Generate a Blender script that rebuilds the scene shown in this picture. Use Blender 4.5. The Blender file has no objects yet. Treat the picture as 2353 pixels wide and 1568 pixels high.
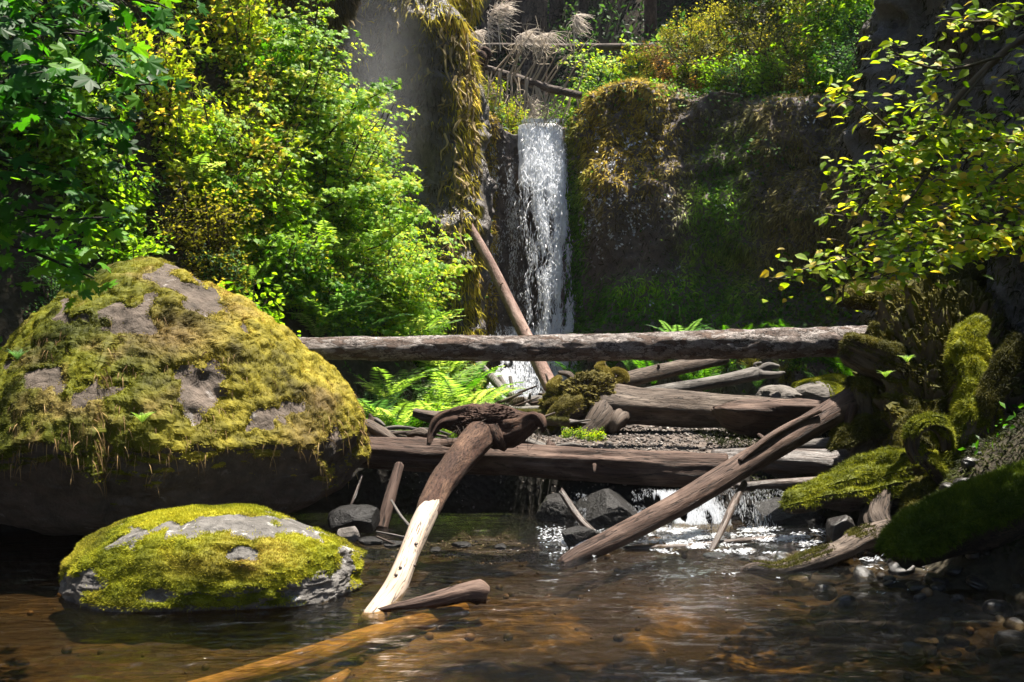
import bpy, math, random
import numpy as np
from mathutils import Vector, noise as mnoise

# ---------------------------------------------------------------- camera, sky, sun, exposure
scene = bpy.context.scene
C = scene.collection
CAMH = 1.6
cd = bpy.data.cameras.new("camera"); cam = bpy.data.objects.new("camera", cd); C.objects.link(cam)
cam.location = (0, 0, CAMH); cam.rotation_euler = (math.radians(90), 0, 0)
cd.lens = 35.0; cd.sensor_width = 36.0; cd.clip_start = 0.05; cd.clip_end = 500
scene.camera = cam
SUN_TO = Vector((0.20, 0.08, 0.975)).normalized()
world = bpy.data.worlds.new("World"); scene.world = world; world.use_nodes = True
wn = world.node_tree; wn.nodes.clear()
wo = wn.nodes.new("ShaderNodeOutputWorld"); wb = wn.nodes.new("ShaderNodeBackground"); ws = wn.nodes.new("ShaderNodeTexSky")
ws.sky_type = 'NISHITA'; ws.sun_disc = False
ws.sun_elevation = math.asin(SUN_TO.z); ws.sun_rotation = math.atan2(SUN_TO.x, SUN_TO.y)
wb.inputs[1].default_value = 0.05
wn.links.new(ws.outputs[0], wb.inputs[0]); wn.links.new(wb.outputs[0], wo.inputs[0])
ld = bpy.data.lights.new("sun", 'SUN'); ld.energy = 5.0; ld.angle = math.radians(0.5); ld.color = (1.0, 0.93, 0.82)
sun = bpy.data.objects.new("sun", ld); C.objects.link(sun)
sun.rotation_euler = SUN_TO.to_track_quat('Z', 'Y').to_euler(); sun.location = (6, 8, 25)
scene.view_settings.view_transform = 'Standard'; scene.view_settings.look = 'None'
scene.view_settings.exposure = 2.1; scene.view_settings.gamma = 1.0
scene.cycles.max_bounces = 7; scene.cycles.diffuse_bounces = 3; scene.cycles.glossy_bounces = 3
scene.cycles.transmission_bounces = 4; scene.cycles.transparent_max_bounces = 24
scene.cycles.caustics_reflective = False; scene.cycles.caustics_refractive = False
scene.cycles.sample_clamp_indirect = 6.0

# ---------------------------------------------------------------- helpers
F = 2288.0
def W(px, py, d):
    """a point given by its bearing in the photo (2353 x 1568) and its distance in metres"""
    return np.array([(px - 1176.5) * d / F, d, CAMH - (py - 784.0) * d / F])

def tagg(o, label=None, cat=None, group=None, kind=None):
    if label: o['label'] = label
    if cat: o['category'] = cat
    if group: o['group'] = group
    if kind: o['kind'] = kind
    return o

def empty(name, loc, label, cat, group=None):
    o = bpy.data.objects.new(name, None); C.objects.link(o); o.location = tuple(float(v) for v in loc)
    o.empty_display_size = 0.2
    return tagg(o, label, cat, group)

def hsh(ix, iy, iz, seed):
    h = (ix.astype(np.uint32) * np.uint32(374761393) + iy.astype(np.uint32) * np.uint32(668265263)
         + iz.astype(np.uint32) * np.uint32(2246822519) + np.uint32((seed * 3266489917) & 0xffffffff))
    h = (h ^ (h >> np.uint32(13))) * np.uint32(1274126177)
    h = (h ^ (h >> np.uint32(15))) * np.uint32(2246822519)
    return ((h ^ (h >> np.uint32(16))) & np.uint32(0xffffff)).astype(np.float64) / float(0xffffff)

def vnoise(p, seed=0):
    p = np.asarray(p, float); i = np.floor(p).astype(np.int64); f = p - i; f = f * f * (3 - 2 * f)
    r = 0
    for a in (0, 1):
        wx = f[:, 0] if a else 1 - f[:, 0]
        for b in (0, 1):
            wy = f[:, 1] if b else 1 - f[:, 1]
            for c in (0, 1):
                wz = f[:, 2] if c else 1 - f[:, 2]
                r = r + wx * wy * wz * hsh(i[:, 0] + a, i[:, 1] + b, i[:, 2] + c, seed)
    return r * 2 - 1

def fbm(p, octv=4, seed=0, gain=0.5):
    p = np.asarray(p, float); r = 0; a = 1.0; s = 0
    for k in range(octv):
        r = r + a * vnoise(p, seed + k * 17); s += a; a *= gain; p = p * 2.03 + 11.3
    return r / s

def ridge(p, octv=4, seed=0):
    p = np.asarray(p, float); r = 0; a = 1.0; s = 0
    for k in range(octv):
        r = r + a * (1 - np.abs(vnoise(p, seed + k * 17)) * 2); s += a; a *= 0.5; p = p * 2.03 + 7.7
    return r / s

def mesh(name, V, faces, mat, parent=None, smooth=True, col=None, lc=None, loc=None):
    """faces: list of int arrays (n,3) or (n,4); col: (nv,3) base colours; lc: (nv,3) local bark coordinates"""
    V = np.asarray(V, float)
    if loc is not None: V = V - np.asarray(loc, float)
    if not isinstance(faces, (list, tuple)): faces = [faces]
    faces = [np.asarray(f, np.int32) for f in faces if len(f)]
    m = bpy.data.meshes.new(name)
    nl = sum(f.size for f in faces); nf = sum(len(f) for f in faces)
    m.vertices.add(len(V)); m.vertices.foreach_set('co', V.astype(np.float32).ravel())
    m.loops.add(nl); m.polygons.add(nf)
    m.loops.foreach_set('vertex_index', np.concatenate([f.ravel() for f in faces]))
    tot = np.concatenate([np.full(len(f), f.shape[1], np.int32) for f in faces])
    st = np.concatenate([[0], np.cumsum(tot)[:-1]]).astype(np.int32)
    m.polygons.foreach_set('loop_start', st); m.polygons.foreach_set('loop_total', tot)
    m.polygons.foreach_set('use_smooth', np.full(nf, smooth))
    if col is not None:
        a = m.attributes.new('col', 'FLOAT_COLOR', 'POINT')
        a.data.foreach_set('color', np.concatenate([col, np.ones((len(col), 1))], 1).astype(np.float32).ravel())
    if lc is not None:
        a = m.attributes.new('lc', 'FLOAT_VECTOR', 'POINT'); a.data.foreach_set('vector', np.asarray(lc, np.float32).ravel())
    m.update(calc_edges=True)
    if mat: m.materials.append(mat)
    o = bpy.data.objects.new(name, m); C.objects.link(o)
    if loc is not None and not parent: o.location = tuple(float(v) for v in loc)
    if parent: o.parent = parent
    return o

class Acc:
    """collects pieces into one mesh"""
    def __init__(s): s.V = []; s.T = []; s.Q = []; s.C = []; s.L = []; s.n = 0
    def add(s, V, T=None, Q=None, col=None, lc=None):
        V = np.asarray(V, float)
        s.V.append(V)
        if T is not None and len(T): s.T.append(np.asarray(T) + s.n)
        if Q is not None and len(Q): s.Q.append(np.asarray(Q) + s.n)
        s.C.append(np.broadcast_to(np.asarray(col if col is not None else (0.1, 0.1, 0.1), float), (len(V), 3)))
        s.L.append(lc if lc is not None else V); s.n += len(V)
    def build(s, name, mat, parent=None, smooth=True, loc=None):
        V = np.concatenate(s.V); f = []
        if s.T: f.append(np.concatenate(s.T))
        if s.Q: f.append(np.concatenate(s.Q))
        return mesh(name, V, f, mat, parent, smooth, np.concatenate(s.C), np.concatenate(s.L), loc)

def rotmats(fwd, up):
    """rows of local axes -> (n,3,3) matrices whose columns are side, fwd, up"""
    f = fwd / np.linalg.norm(fwd, axis=1, keepdims=True)
    s = np.cross(f, up); s /= np.linalg.norm(s, axis=1, keepdims=True) + 1e-9
    u = np.cross(s, f)
    return np.stack([s, f, u], 2)

def stamp(tv, tf, pos, R, scale, col):
    """copies of a little template (tv, tf) at pos with rotation R: one array each"""
    n = len(pos); k = len(tv)
    V = np.einsum('nij,kj->nki', R, tv) * np.asarray(scale).reshape(-1, 1, 1) + pos[:, None, :]
    T = (tf[None, :, :] + (np.arange(n) * k)[:, None, None]).reshape(-1, tf.shape[1])
    return V.reshape(-1, 3), T, np.repeat(col, k, 0)

def catmull(P, n):
    P = np.asarray(P, float)
    if len(P) == 2: t = np.linspace(0, 1, n)[:, None]; return P[0] * (1 - t) + P[1] * t
    Q = np.vstack([2 * P[0] - P[1], P, 2 * P[-1] - P[-2]])
    t = np.linspace(0, len(P) - 1 - 1e-6, n); i = t.astype(int); f = (t - i)[:, None]
    a, b, c, d = Q[i], Q[i + 1], Q[i + 2], Q[i + 3]
    return 0.5 * (2 * b + (c - a) * f + (2 * a - 5 * b + 4 * c - d) * f ** 2 + (3 * b - a - 3 * c + d) * f ** 3)

def tube(P, R, seg=0.04, ring=24, amp=0.0, fq=6.0, stretch=0.25, seed=0, octv=3, ragged=0.0, flute=0.0, cap=True, nmin=3):
    """a tapering limb along the polyline P with radii R; amp = relative relief running with the grain"""
    P = np.asarray(P, float); R = np.asarray(R, float)
    L = np.linalg.norm(np.diff(P, axis=0), axis=1).sum(); n = max(nmin, int(L / seg) + 1)
    c = catmull(P, n); r = np.interp(np.linspace(0, len(P) - 1, n), np.arange(len(R)) * (len(P) - 1) / (len(R) - 1), R)
    t = np.gradient(c, axis=0); t /= np.linalg.norm(t, axis=1, keepdims=True)
    s = np.concatenate([[0], np.cumsum(np.linalg.norm(np.diff(c, axis=0), axis=1))])
    u = np.zeros((n, 3)); a = np.array([0, 0, 1.0]) if abs(t[0, 2]) < 0.8 else np.array([1.0, 0, 0])
    for i in range(n):
        a = a - t[i] * a.dot(t[i]); a /= np.linalg.norm(a) + 1e-9; u[i] = a
    w = np.cross(t, u)
    th = np.linspace(0, 2 * np.pi, ring, endpoint=False)
    ct, sn = np.cos(th), np.sin(th)
    r0 = r.mean()
    lc = np.stack([np.outer(r * 0 + r0, ct), np.outer(r * 0 + r0, sn), np.repeat(s[:, None], ring, 1)], 2)
    rr = np.repeat(r[:, None], ring, 1)
    if amp > 0:
        q = lc.reshape(-1, 3) * np.array([fq, fq, fq * stretch])
        rr = rr * (1 + amp * fbm(q, octv, seed).reshape(n, ring))
    if flute > 0:
        q = lc.reshape(-1, 3) * np.array([2.2 / max(r0, .02), 2.2 / max(r0, .02), .8])
        rr = rr * (1 + flute * fbm(q, 2, seed + 5).reshape(n, ring))
    V = c[:, None, :] + rr[:, :, None] * (ct[None, :, None] * u[:, None, :] + sn[None, :, None] * w[:, None, :])
    if ragged > 0:
        for e, sg in ((0, -1), (n - 1, 1)):
            k = min(4, n // 3)
            g = fbm(lc[e] * np.array([14, 14, 0]) + seed, 2, seed + 9) * ragged
            for j in range(k):
                i = j if e == 0 else n - 1 - j
                V[i] += sg * t[e] * (g * (1 - j / k))[:, None]
    V = V.reshape(-1, 3); lcf = lc.reshape(-1, 3)
    i = np.arange(n - 1)[:, None] * ring; j = np.arange(ring)[None, :]; j2 = (j + 1) % ring
    Q = np.stack([i + j, i + j2, i + ring + j2, i + ring + j], 2).reshape(-1, 4)
    T = np.zeros((0, 3), int)
    if cap:
        V = np.vstack([V, c[0] - t[0] * r[0] * .12, c[-1] + t[-1] * r[-1] * .12]); lcf = np.vstack([lcf, [0, 0, s[0]], [0, 0, s[-1]]])
        a0, a1 = n * ring, n * ring + 1; b = (n - 1) * ring; jj = np.arange(ring); jn = (jj + 1) % ring
        T = np.vstack([np.stack([np.full(ring, a0), jn, jj], 1), np.stack([np.full(ring, a1), b + jj, b + jn], 1)])
    return V, T, Q, lcf

def twig(P, R, ring=5, n=6):
    """a cheap thin limb"""
    P = np.asarray(P, float); L = np.linalg.norm(np.diff(P, axis=0), axis=1).sum()
    return tube(P, R, seg=max(L / n, 1e-3), ring=ring, cap=False)

def grid_faces(nu, nv):
    i = np.arange(nu - 1)[:, None] * nv; j = np.arange(nv - 1)[None, :]
    return np.stack([i + j, i + nv + j, i + nv + j + 1, i + j + 1], 2).reshape(-1, 4)

def ball(n):
    """cube-sphere, unit radius, outward faces"""
    V = []; Q = []; k = 0
    a = np.tan(np.linspace(-1, 1, n) * np.pi / 4); A, B = np.meshgrid(a, a, indexing='ij')
    for ax in range(3):
        for sg in (-1, 1):
            p = np.zeros((n, n, 3)); p[..., ax] = sg; p[..., (ax + 1) % 3] = A; p[..., (ax + 2) % 3] = B
            p /= np.linalg.norm(p, axis=2, keepdims=True)
            f = grid_faces(n, n)
            if sg < 0: f = f[:, ::-1]
            V.append(p.reshape(-1, 3)); Q.append(f + k); k += n * n
    V = np.concatenate(V); Q = np.concatenate(Q)
    _, idx, inv = np.unique(np.round(V, 5), axis=0, return_index=True, return_inverse=True)
    return V[idx], inv.ravel()[Q]

def cuts(V, seed, k=9, lo=.62, hi=.9, soft=.12):
    """broken planes: whatever sticks out past a random plane is pushed back to it"""
    r = np.random.default_rng(seed + 5000); c = V.mean(0); s = np.abs(V - c).max(0); U = (V - c) / s
    for _ in range(k):
        nn = r.normal(size=3); nn /= np.linalg.norm(nn); d = r.uniform(lo, hi); h = U @ nn - d
        U = U - np.outer(np.maximum(h, 0) * (1 - soft), nn)
    return c + U * s

def rock_shape(n, size, seed, amp=0.18, fq=1.3, flat=0.0, fine=0.03, power=1.0):
    V, Q = ball(n); V0 = V.copy()
    d = 1 + amp * fbm(V * fq + seed * 3.1, 3, seed) + fine * ridge(V * fq * 5 + seed, 4, seed + 3)
    if power != 1.0:
        m = (np.abs(V) ** power).sum(1) ** (1 / power); V = V / m[:, None]
    V = V * d[:, None]
    if n > 17: V = cuts(V, seed, 7); V = V * (1 + fine * .6 * ridge(V0 * 7 + seed, 3, seed + 8))[:, None]
    V = V * np.asarray(size)
    return V, Q, V0

def vnormals(V, faces):
    N = np.zeros_like(V)
    for f in faces:
        if f is None or len(f) == 0: continue
        a, b, c = V[f[:, 0]], V[f[:, 1]], V[f[:, 2]]
        n = np.cross(b - a, c - a)
        if f.shape[1] == 4: n = np.cross(V[f[:, 2]] - a, V[f[:, 3]] - V[f[:, 1]])
        for k in range(f.shape[1]): np.add.at(N, f[:, k], n)
    return N / (np.linalg.norm(N, axis=1, keepdims=True) + 1e-12)

def sample(V, Q, n, rng, weight=None):
    """n points spread over quads, with normals"""
    a, b, c, d = V[Q[:, 0]], V[Q[:, 1]], V[Q[:, 2]], V[Q[:, 3]]
    nn = np.cross(c - a, d - b); ar = np.linalg.norm(nn, axis=1) + 1e-12
    w = ar if weight is None else ar * weight
    i = rng.choice(len(Q), n, p=w / w.sum()); u = rng.random((n, 1)); v = rng.random((n, 1))
    p = (a[i] * (1 - u) + b[i] * u) * (1 - v) + (d[i] * (1 - u) + c[i] * u) * v
    return p, nn[i] / ar[i][:, None], i

def blades(p, nrm, length, width, rng, col, grav=0.3, rnd=0.6, out=1.0, bend=0.0):
    """little pointed blades standing on a surface"""
    n = len(p); L = np.broadcast_to(np.asarray(length, float), (n,))[:, None] * rng.uniform(.6, 1.3, (n, 1))
    r = rng.normal(size=(n, 3)); d = nrm * out + r * rnd + np.array([0, 0, -grav]); d /= np.linalg.norm(d, axis=1, keepdims=True) + 1e-9
    s = np.cross(d, rng.normal(size=(n, 3))); s /= np.linalg.norm(s, axis=1, keepdims=True) + 1e-9
    w = np.broadcast_to(np.asarray(width, float), (n,))[:, None] * 0.5
    b = p - nrm * L * 0.1
    if bend > 0:
        m = b + d * L * .5; tip = m + (d + np.array([0, 0, -bend])) * L * .5
        V = np.stack([b - s * w, b + s * w, m + s * w * .8, m - s * w * .8, tip], 1).reshape(-1, 3)
        k = np.arange(n)[:, None] * 5
        T = np.concatenate([k + np.array([[0, 1, 2]]), k + np.array([[0, 2, 3]]), k + np.array([[3, 2, 4]])]); return V, T, np.repeat(col, 5, 0)
    V = np.stack([b - s * w, b + s * w, b + d * L], 1).reshape(-1, 3)
    return V, np.arange(n * 3).reshape(-1, 3), np.repeat(col, 3, 0)

def mixc(stops, t):
    """colour ramp over an array t in 0..1"""
    xs = [s[0] for s in stops]; return np.stack([np.interp(t, xs, [s[1][k] for s in stops]) for k in range(3)], 1)

def sstep(a, b, x):
    t = np.clip((x - a) / (b - a), 0, 1); return t * t * (3 - 2 * t)

def copy_tree(o, loc, rz=0, sc=1.0, label=None, rx=0, ry=0):
    r = o.copy(); C.objects.link(r); r.location = tuple(float(v) for v in loc); r.rotation_euler = (rx, ry, rz)
    r.scale = (sc, sc, sc) if np.isscalar(sc) else tuple(sc)
    if label: r['label'] = label
    for ch in list(o.children):
        c = ch.copy(); C.objects.link(c); c.parent = r
        for g in list(ch.children):
            e = g.copy(); C.objects.link(e); e.parent = c
    return r

# ---------------------------------------------------------------- materials
class G:
    def __init__(s, name):
        s.m = bpy.data.materials.new(name); s.m.use_nodes = True; s.t = s.m.node_tree; s.t.nodes.clear()
        s.out = s.t.nodes.new('ShaderNodeOutputMaterial')
    def n(s, typ, ins=None, **props):
        x = s.t.nodes.new('ShaderNode' + typ)
        for k, v in props.items(): setattr(x, k, v)
        for k, v in (ins or {}).items():
            if isinstance(v, bpy.types.NodeSocket): s.t.links.new(v, x.inputs[k])
            else: x.inputs[k].default_value = v
        return x
    def coord(s, kind='Object', scale=(1, 1, 1), loc=(0, 0, 0)):
        if kind == 'lc': v = s.n('Attribute', attribute_name='lc').outputs['Vector']
        elif kind == 'world': v = s.n('NewGeometry').outputs['Position']
        else: v = s.n('TexCoord').outputs[kind]
        return s.n('Mapping', {'Vector': v, 'Scale': scale, 'Location': loc}).outputs[0]
    def noise(s, vec, scale, detail=5, rough=0.55, dist=0.0):
        return s.n('TexNoise', {'Vector': vec, 'Scale': scale, 'Detail': detail, 'Roughness': rough, 'Distortion': dist}).outputs[0]
    def vor(s, vec, scale, feature='F1', rnd=1.0):
        return s.n('TexVoronoi', {'Vector': vec, 'Scale': scale, 'Randomness': rnd}, feature=feature).outputs[0]
    def ramp(s, fac, stops):
        r = s.n('ValToRGB', {0: fac}); e = r.color_ramp.elements
        while len(e) < len(stops): e.new(0.5)
        for k, (p, c) in enumerate(stops):
            e[k].position = p; e[k].color = (c, c, c, 1) if not hasattr(c, '__len__') else (*c, 1)
        return r.outputs[0]
    def mix(s, fac, a, b, mode='MIX'):
        x = s.n('Mix', {0: fac}, data_type='RGBA', blend_type=mode)
        for k, v in ((6, a), (7, b)):
            if isinstance(v, bpy.types.NodeSocket): s.t.links.new(v, x.inputs[k])
            else: x.inputs[k].default_value = (*v, 1) if hasattr(v, '__len__') else (v, v, v, 1)
        return x.outputs[2]
    def math(s, op, a, b=0.0):
        return s.n('Math', {0: a, 1: b}, operation=op).outputs[0]
    def bump(s, h, strength=0.5, dist=0.02, prev=None):
        i = {'Height': h, 'Strength': strength, 'Distance': dist}
        if prev is not None: i['Normal'] = prev
        return s.n('Bump', i).outputs[0]
    def bsdf(s, **k):
        names = {'color': 'Base Color', 'rough': 'Roughness', 'spec': 'Specular IOR Level', 'normal': 'Normal', 'coat': 'Coat Weight', 'crough': 'Coat Roughness'}
        ins = {}
        for a, v in k.items():
            ins[names.get(a, a)] = (*v, 1) if (a == 'color' and hasattr(v, '__len__')) else v
        return s.n('BsdfPrincipled', ins).outputs[0]
    def done(s, sh):
        s.t.links.new(sh, s.out.inputs['Surface']); return s.m

def mat_rock(name, c1, c2, c3, scale=1.0, bumpd=0.03, rough=0.85, spec=0.3, lich=0.62, wet=0.0, space='Object'):
    g = G(name); v = g.coord(space)
    a = g.noise(v, 1.7 * scale, 6, .62); b = g.noise(v, 7 * scale, 8, .65); c = g.noise(v, 3.1 * scale, 9, .72, .6)
    col = g.mix(g.ramp(a, [(0.3, 0.0), (0.7, 1.0)]), c1, c2)
    col = g.mix(g.ramp(c, [(lich, 0.0), (lich + .06, 1.0)]), col, c3)
    col = g.mix(g.ramp(b, [(0.3, .75), (0.6, 0.0)]), col, tuple(x * .35 for x in c1))
    fine = g.noise(v, 30 * scale, 6, .7); cr = g.vor(v, 5 * scale, 'DISTANCE_TO_EDGE')
    n = g.bump(c, .9, bumpd * 1.6); n = g.bump(b, 1.0, bumpd, n); n = g.bump(fine, .9, bumpd * .35, n); n = g.bump(g.ramp(cr, [(0, 0.0), (.05, 1.0)]), .25, bumpd * .5, n)
    r = g.ramp(a, [(.4, max(rough - wet, .12)), (.65, rough)]) if wet else rough
    return g.done(g.bsdf(color=col, rough=r, spec=spec, normal=n))

def mat_wood(name, dark, mid, light, s=1.0, rough=0.8, spec=0.3, grain=0.1, crack=True, bumpd=0.02, wetspec=False):
    """weathered wood: fibres running with the limb"""
    g = G(name); v = g.coord('lc', (1, 1, grain)); v2 = g.coord('lc', (1, 1, .35))
    f = g.noise(v, 38 * s, 8, .65, .4); b = g.noise(v2, 5 * s, 6, .6, .5); cr = g.noise(g.coord('lc', (1, 1, grain * .45)), 30 * s, 3, .55, .25)
    col = g.mix(g.ramp(f, [(.3, 0.0), (.7, 1.0)]), dark, mid)
    col = g.mix(g.ramp(b, [(.45, 0.0), (.68, 1.0)]), col, light)
    st = g.noise(g.coord('lc', (1, 1, .3), (3, 5, 7)), 2.6 * s, 5, .65)
    col = g.mix(g.ramp(st, [(.36, .7), (.6, 0.0)]), col, dark)
    line = g.ramp(g.math('ABSOLUTE', g.math('SUBTRACT', cr, .5)), [(0.0, 0.0), (.018, 1.0)])
    if crack: col = g.mix(line, tuple(x * .2 for x in dark), col)
    n = g.bump(f, .8, bumpd); n = g.bump(line, .8 if crack else .1, bumpd, n); n = g.bump(b, .5, bumpd * 2, n)
    return g.done(g.bsdf(color=col, rough=rough, spec=spec, normal=n))

def mat_bark(name, dark, mid, light, s=1.0, rough=0.85, spec=0.3, bumpd=0.02, moss=None):
    """scaly bark plates with deep cracks"""
    g = G(name); v = g.coord('lc', (1, 1, .45)); w = g.noise(v, 9 * s, 4, .6)
    vv = g.n('Mix', {0: .16, 4: v, 5: g.n('TexNoise', {'Vector': v, 'Scale': 13 * s, 'Detail': 6.0, 'Roughness': .7}).outputs[1]}, data_type='VECTOR').outputs[1]
    e = g.vor(vv, 21 * s, 'DISTANCE_TO_EDGE'); cell = g.n('TexVoronoi', {'Vector': vv, 'Scale': 21 * s}).outputs[1]
    f = g.noise(v, 60 * s, 6, .7); b = g.noise(v, 4 * s, 6, .65)
    cellv = g.n('SeparateColor', {0: cell}).outputs[0]
    e2 = g.vor(vv, 47 * s, 'DISTANCE_TO_EDGE'); plate = g.math('ADD', g.ramp(e, [(0.0, 0.0), (.10, .7), (.3, 1.0)]), g.math('MULTIPLY', g.ramp(e2, [(0, 0.0), (.15, 1.0)]), .35))
    col = g.mix(g.ramp(g.math('ADD', g.math('MULTIPLY', b, .6), g.math('MULTIPLY', cellv, .4)), [(.36, 0.0), (.54, 1.0)]), mid, light)
    col = g.mix(g.ramp(f, [(.35, .6), (.6, 0.0)]), col, mid)
    col = g.mix(g.ramp(g.math('ADD', e, g.math('MULTIPLY', g.math('SUBTRACT', w, .5), .25)), [(0.0, 0.0), (.05, 1.0)]), dark, col); col = g.mix(g.ramp(e2, [(0.0, .6), (.08, 0.0)]), col, dark)
    if moss:
        nz = g.n('SeparateXYZ', {0: g.n('NewGeometry').outputs['Normal']}).outputs[2]
        col = g.mix(g.ramp(g.math('ADD', g.math('MULTIPLY', nz, .35), b), [(.55, 0.0), (.75, 1.0)]), col, moss)
    n = g.bump(plate, 1.0, bumpd); n = g.bump(f, .6, bumpd * .4, n)
    return g.done(g.bsdf(color=col, rough=rough, spec=spec, normal=n))

def mat_leaf(name, trans=0.5, gain=1.0, rough=0.5, spec=0.2, tgain=1.5):
    """leaf tissue: base colour per leaf from its own attribute, light passes through"""
    g = G(name); c = g.n('Attribute', attribute_name='col').outputs['Color']
    v = g.coord('Object'); nz = g.noise(v, 26, 3, .6)
    c = g.mix(g.ramp(nz, [(.35, .12), (.6, 0.0)]), c, (0.0, 0.0, 0.0))
    tr = g.mix(1.0, c, (1.15 * tgain, 1.1 * tgain, .45 * tgain), 'MULTIPLY')
    a = g.bsdf(color=c, rough=rough, spec=spec)
    t = g.n('BsdfTranslucent', {0: tr}).outputs[0]
    return g.done(g.n('MixShader', {0: trans, 1: a, 2: t}).outputs[0])

def mat_attr(name, rough=0.8, trans=0.0, spec=0.2):
    g = G(name); c = g.n('Attribute', attribute_name='col').outputs['Color']
    sh = g.bsdf(color=c, rough=rough, spec=spec)
    if trans: sh = g.n('MixShader', {0: trans, 1: sh, 2: g.n('BsdfTranslucent', {0: c}).outputs[0]}).outputs[0]
    return g.done(sh)

M = {}
M['leaf'] = mat_leaf('leaf_tissue', .55)
M['needle'] = mat_attr('needle_tissue', .6, .25)
M['moss'] = mat_attr('moss_blades', .75, .3)
M['drymoss'] = mat_attr('dry_moss_strands', .8, .35)
M['stem'] = mat_attr('stem_bark', .8)
M['cliff'] = mat_rock('cliff_basalt', (.085, .064, .054), (.21, .16, .135), (.42, .42, .43), .8, .14, .8, .35, .60, .35, 'world')
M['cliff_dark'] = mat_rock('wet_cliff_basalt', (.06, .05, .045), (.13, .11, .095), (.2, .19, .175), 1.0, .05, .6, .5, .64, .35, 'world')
M['boulder'] = mat_rock('boulder_stone', (.06, .046, .034), (.13, .10, .08), (.30, .27, .25), 1.2, .03, .85, .3, .6)
M['greystone'] = mat_rock('grey_stone', (.07, .062, .056), (.15, .14, .13), (.48, .47, .45), 2.0, .02, .7, .4, .56)
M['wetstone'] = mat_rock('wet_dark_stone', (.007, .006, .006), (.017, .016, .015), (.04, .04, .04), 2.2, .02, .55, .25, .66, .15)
M['palestone'] = mat_rock('pale_dry_stone', (.09, .08, .07), (.15, .135, .125), (.2, .19, .18), 1.5, .012, .9, .2, .62)
M['cobble'] = mat_rock('river_cobble', (.012, .010, .009), (.026, .023, .020), (.05, .047, .044), 3.0, .008, .5, .5, .64, .2)
M['soil'] = mat_rock('forest_soil', (.015, .012, .009), (.035, .027, .018), (.03, .04, .012), 1.5, .04, .95, .1, .6, 0, 'world')
M['bark_scaly'] = mat_bark('scaly_grey_bark', (.014, .009, .007), (.14, .095, .075), (.40, .36, .34))
M['bark_brown'] = mat_wood('red_brown_bark', (.018, .008, .005), (.06, .028, .017), (.13, .075, .048), 1.3, .85, .25, .45, True, .016)
M['bark_conifer'] = mat_bark('conifer_bark', (.02, .014, .011), (.075, .05, .038), (.13, .09, .07), .35, .9, .2, .05)
M['bark_mossy'] = mat_bark('mossy_bark', (.012, .009, .006), (.06, .042, .028), (.12, .09, .06), 1.2, .9, .2, .02, (.07, .07, .012))
M['wood_red'] = mat_wood('reddish_weathered_wood', (.024, .012, .008), (.080, .046, .032), (.17, .115, .09))
M['wood_wet'] = mat_wood('wet_dark_wood', (.016, .009, .006), (.06, .033, .022), (.14, .10, .08), 1.0, .5, .5)
M['wood_grey'] = mat_wood('silver_grey_wood', (.045, .038, .033), (.12, .105, .093), (.22, .205, .19), 1.0, .75, .35)
M['wood_root'] = mat_wood('grey_brown_root_wood', (.028, .019, .014), (.09, .064, .047), (.17, .135, .11), 1.0, .8, .3, .16)
M['wood_bare'] = mat_wood('bare_pale_wood', (.22, .16, .115), (.40, .33, .27), (.48, .43, .38), .8, .6, .35, .12, True, .008)
M['wood_sunk'] = mat_wood('sunken_orange_wood', (.09, .055, .02), (.26, .16, .05), (.42, .28, .10), 1.2, .7, .2, .1, False)
# ---------------------------------------------------------------- the setting: ground, banks, cliffs, water
rng = np.random.default_rng(7)
LE = ([-8, 4, 6.5, 8, 9.2, 10.5, 12, 13.2, 14.5, 20.5], [-5.2, -5.0, -4.6, -4.2, -3.2, -2.0, -1.0, -.6, -.75, -1.0])
RE = ([-8, 3, 5.5, 6.6, 8, 9.5, 12, 16, 20.5], [3.6, 3.3, 2.5, 2.05, 2.5, 2.9, 4.0, 5.6, 6.0])
def ground_z(x, y):
    x = np.asarray(x, float); y = np.asarray(y, float)
    p = np.stack([x, y, 0 * x], -1).reshape(-1, 3)
    n = fbm(p * .9, 4, 3).reshape(x.shape); n2 = fbm(p * 4, 3, 9).reshape(x.shape)
    n3 = fbm(p * 9, 2, 12).reshape(x.shape)
    base = -.20 + .10 * n + .05 * n2 + .02 * n3
    step = sstep(8.95, 9.35, y + .12 * n2 - 1.15 * (1 - sstep(-.1, .6, x)))
    base = base - .22 * sstep(6.8, 7.8, y) * sstep(1.0, .3, x)
    far = sstep(15.5, 18, y)
    base = base * (1 - step) + step * (.47 + .035 * n2 * .8 + .05 * n - .12 * far)
    dl = np.interp(y, *LE) - x; dr = x - np.interp(y, *RE)
    dl = np.maximum(dl + .25 * n, 0); dr = np.maximum(dr + .2 * n, 0)
    z = base + np.minimum(1.25 * dl + .42 * dl ** 1.5 * sstep(0, 2, dl), 10 + .3 * dl) + np.where(dr < .8, .28 * dr, .224 + 1.1 * (dr - .8))
    return z + .25 * n * np.minimum(dl + dr, 1) + .06 * n2 * np.minimum(dl, 1)
gx = np.linspace(-16, 14, 380); gy = np.linspace(-9, 21.5, 400); X, Y = np.meshgrid(gx, gy, indexing='ij')
Z = ground_z(X, Y); GV = np.stack([X, Y, Z], 2).reshape(-1, 3)
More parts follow.
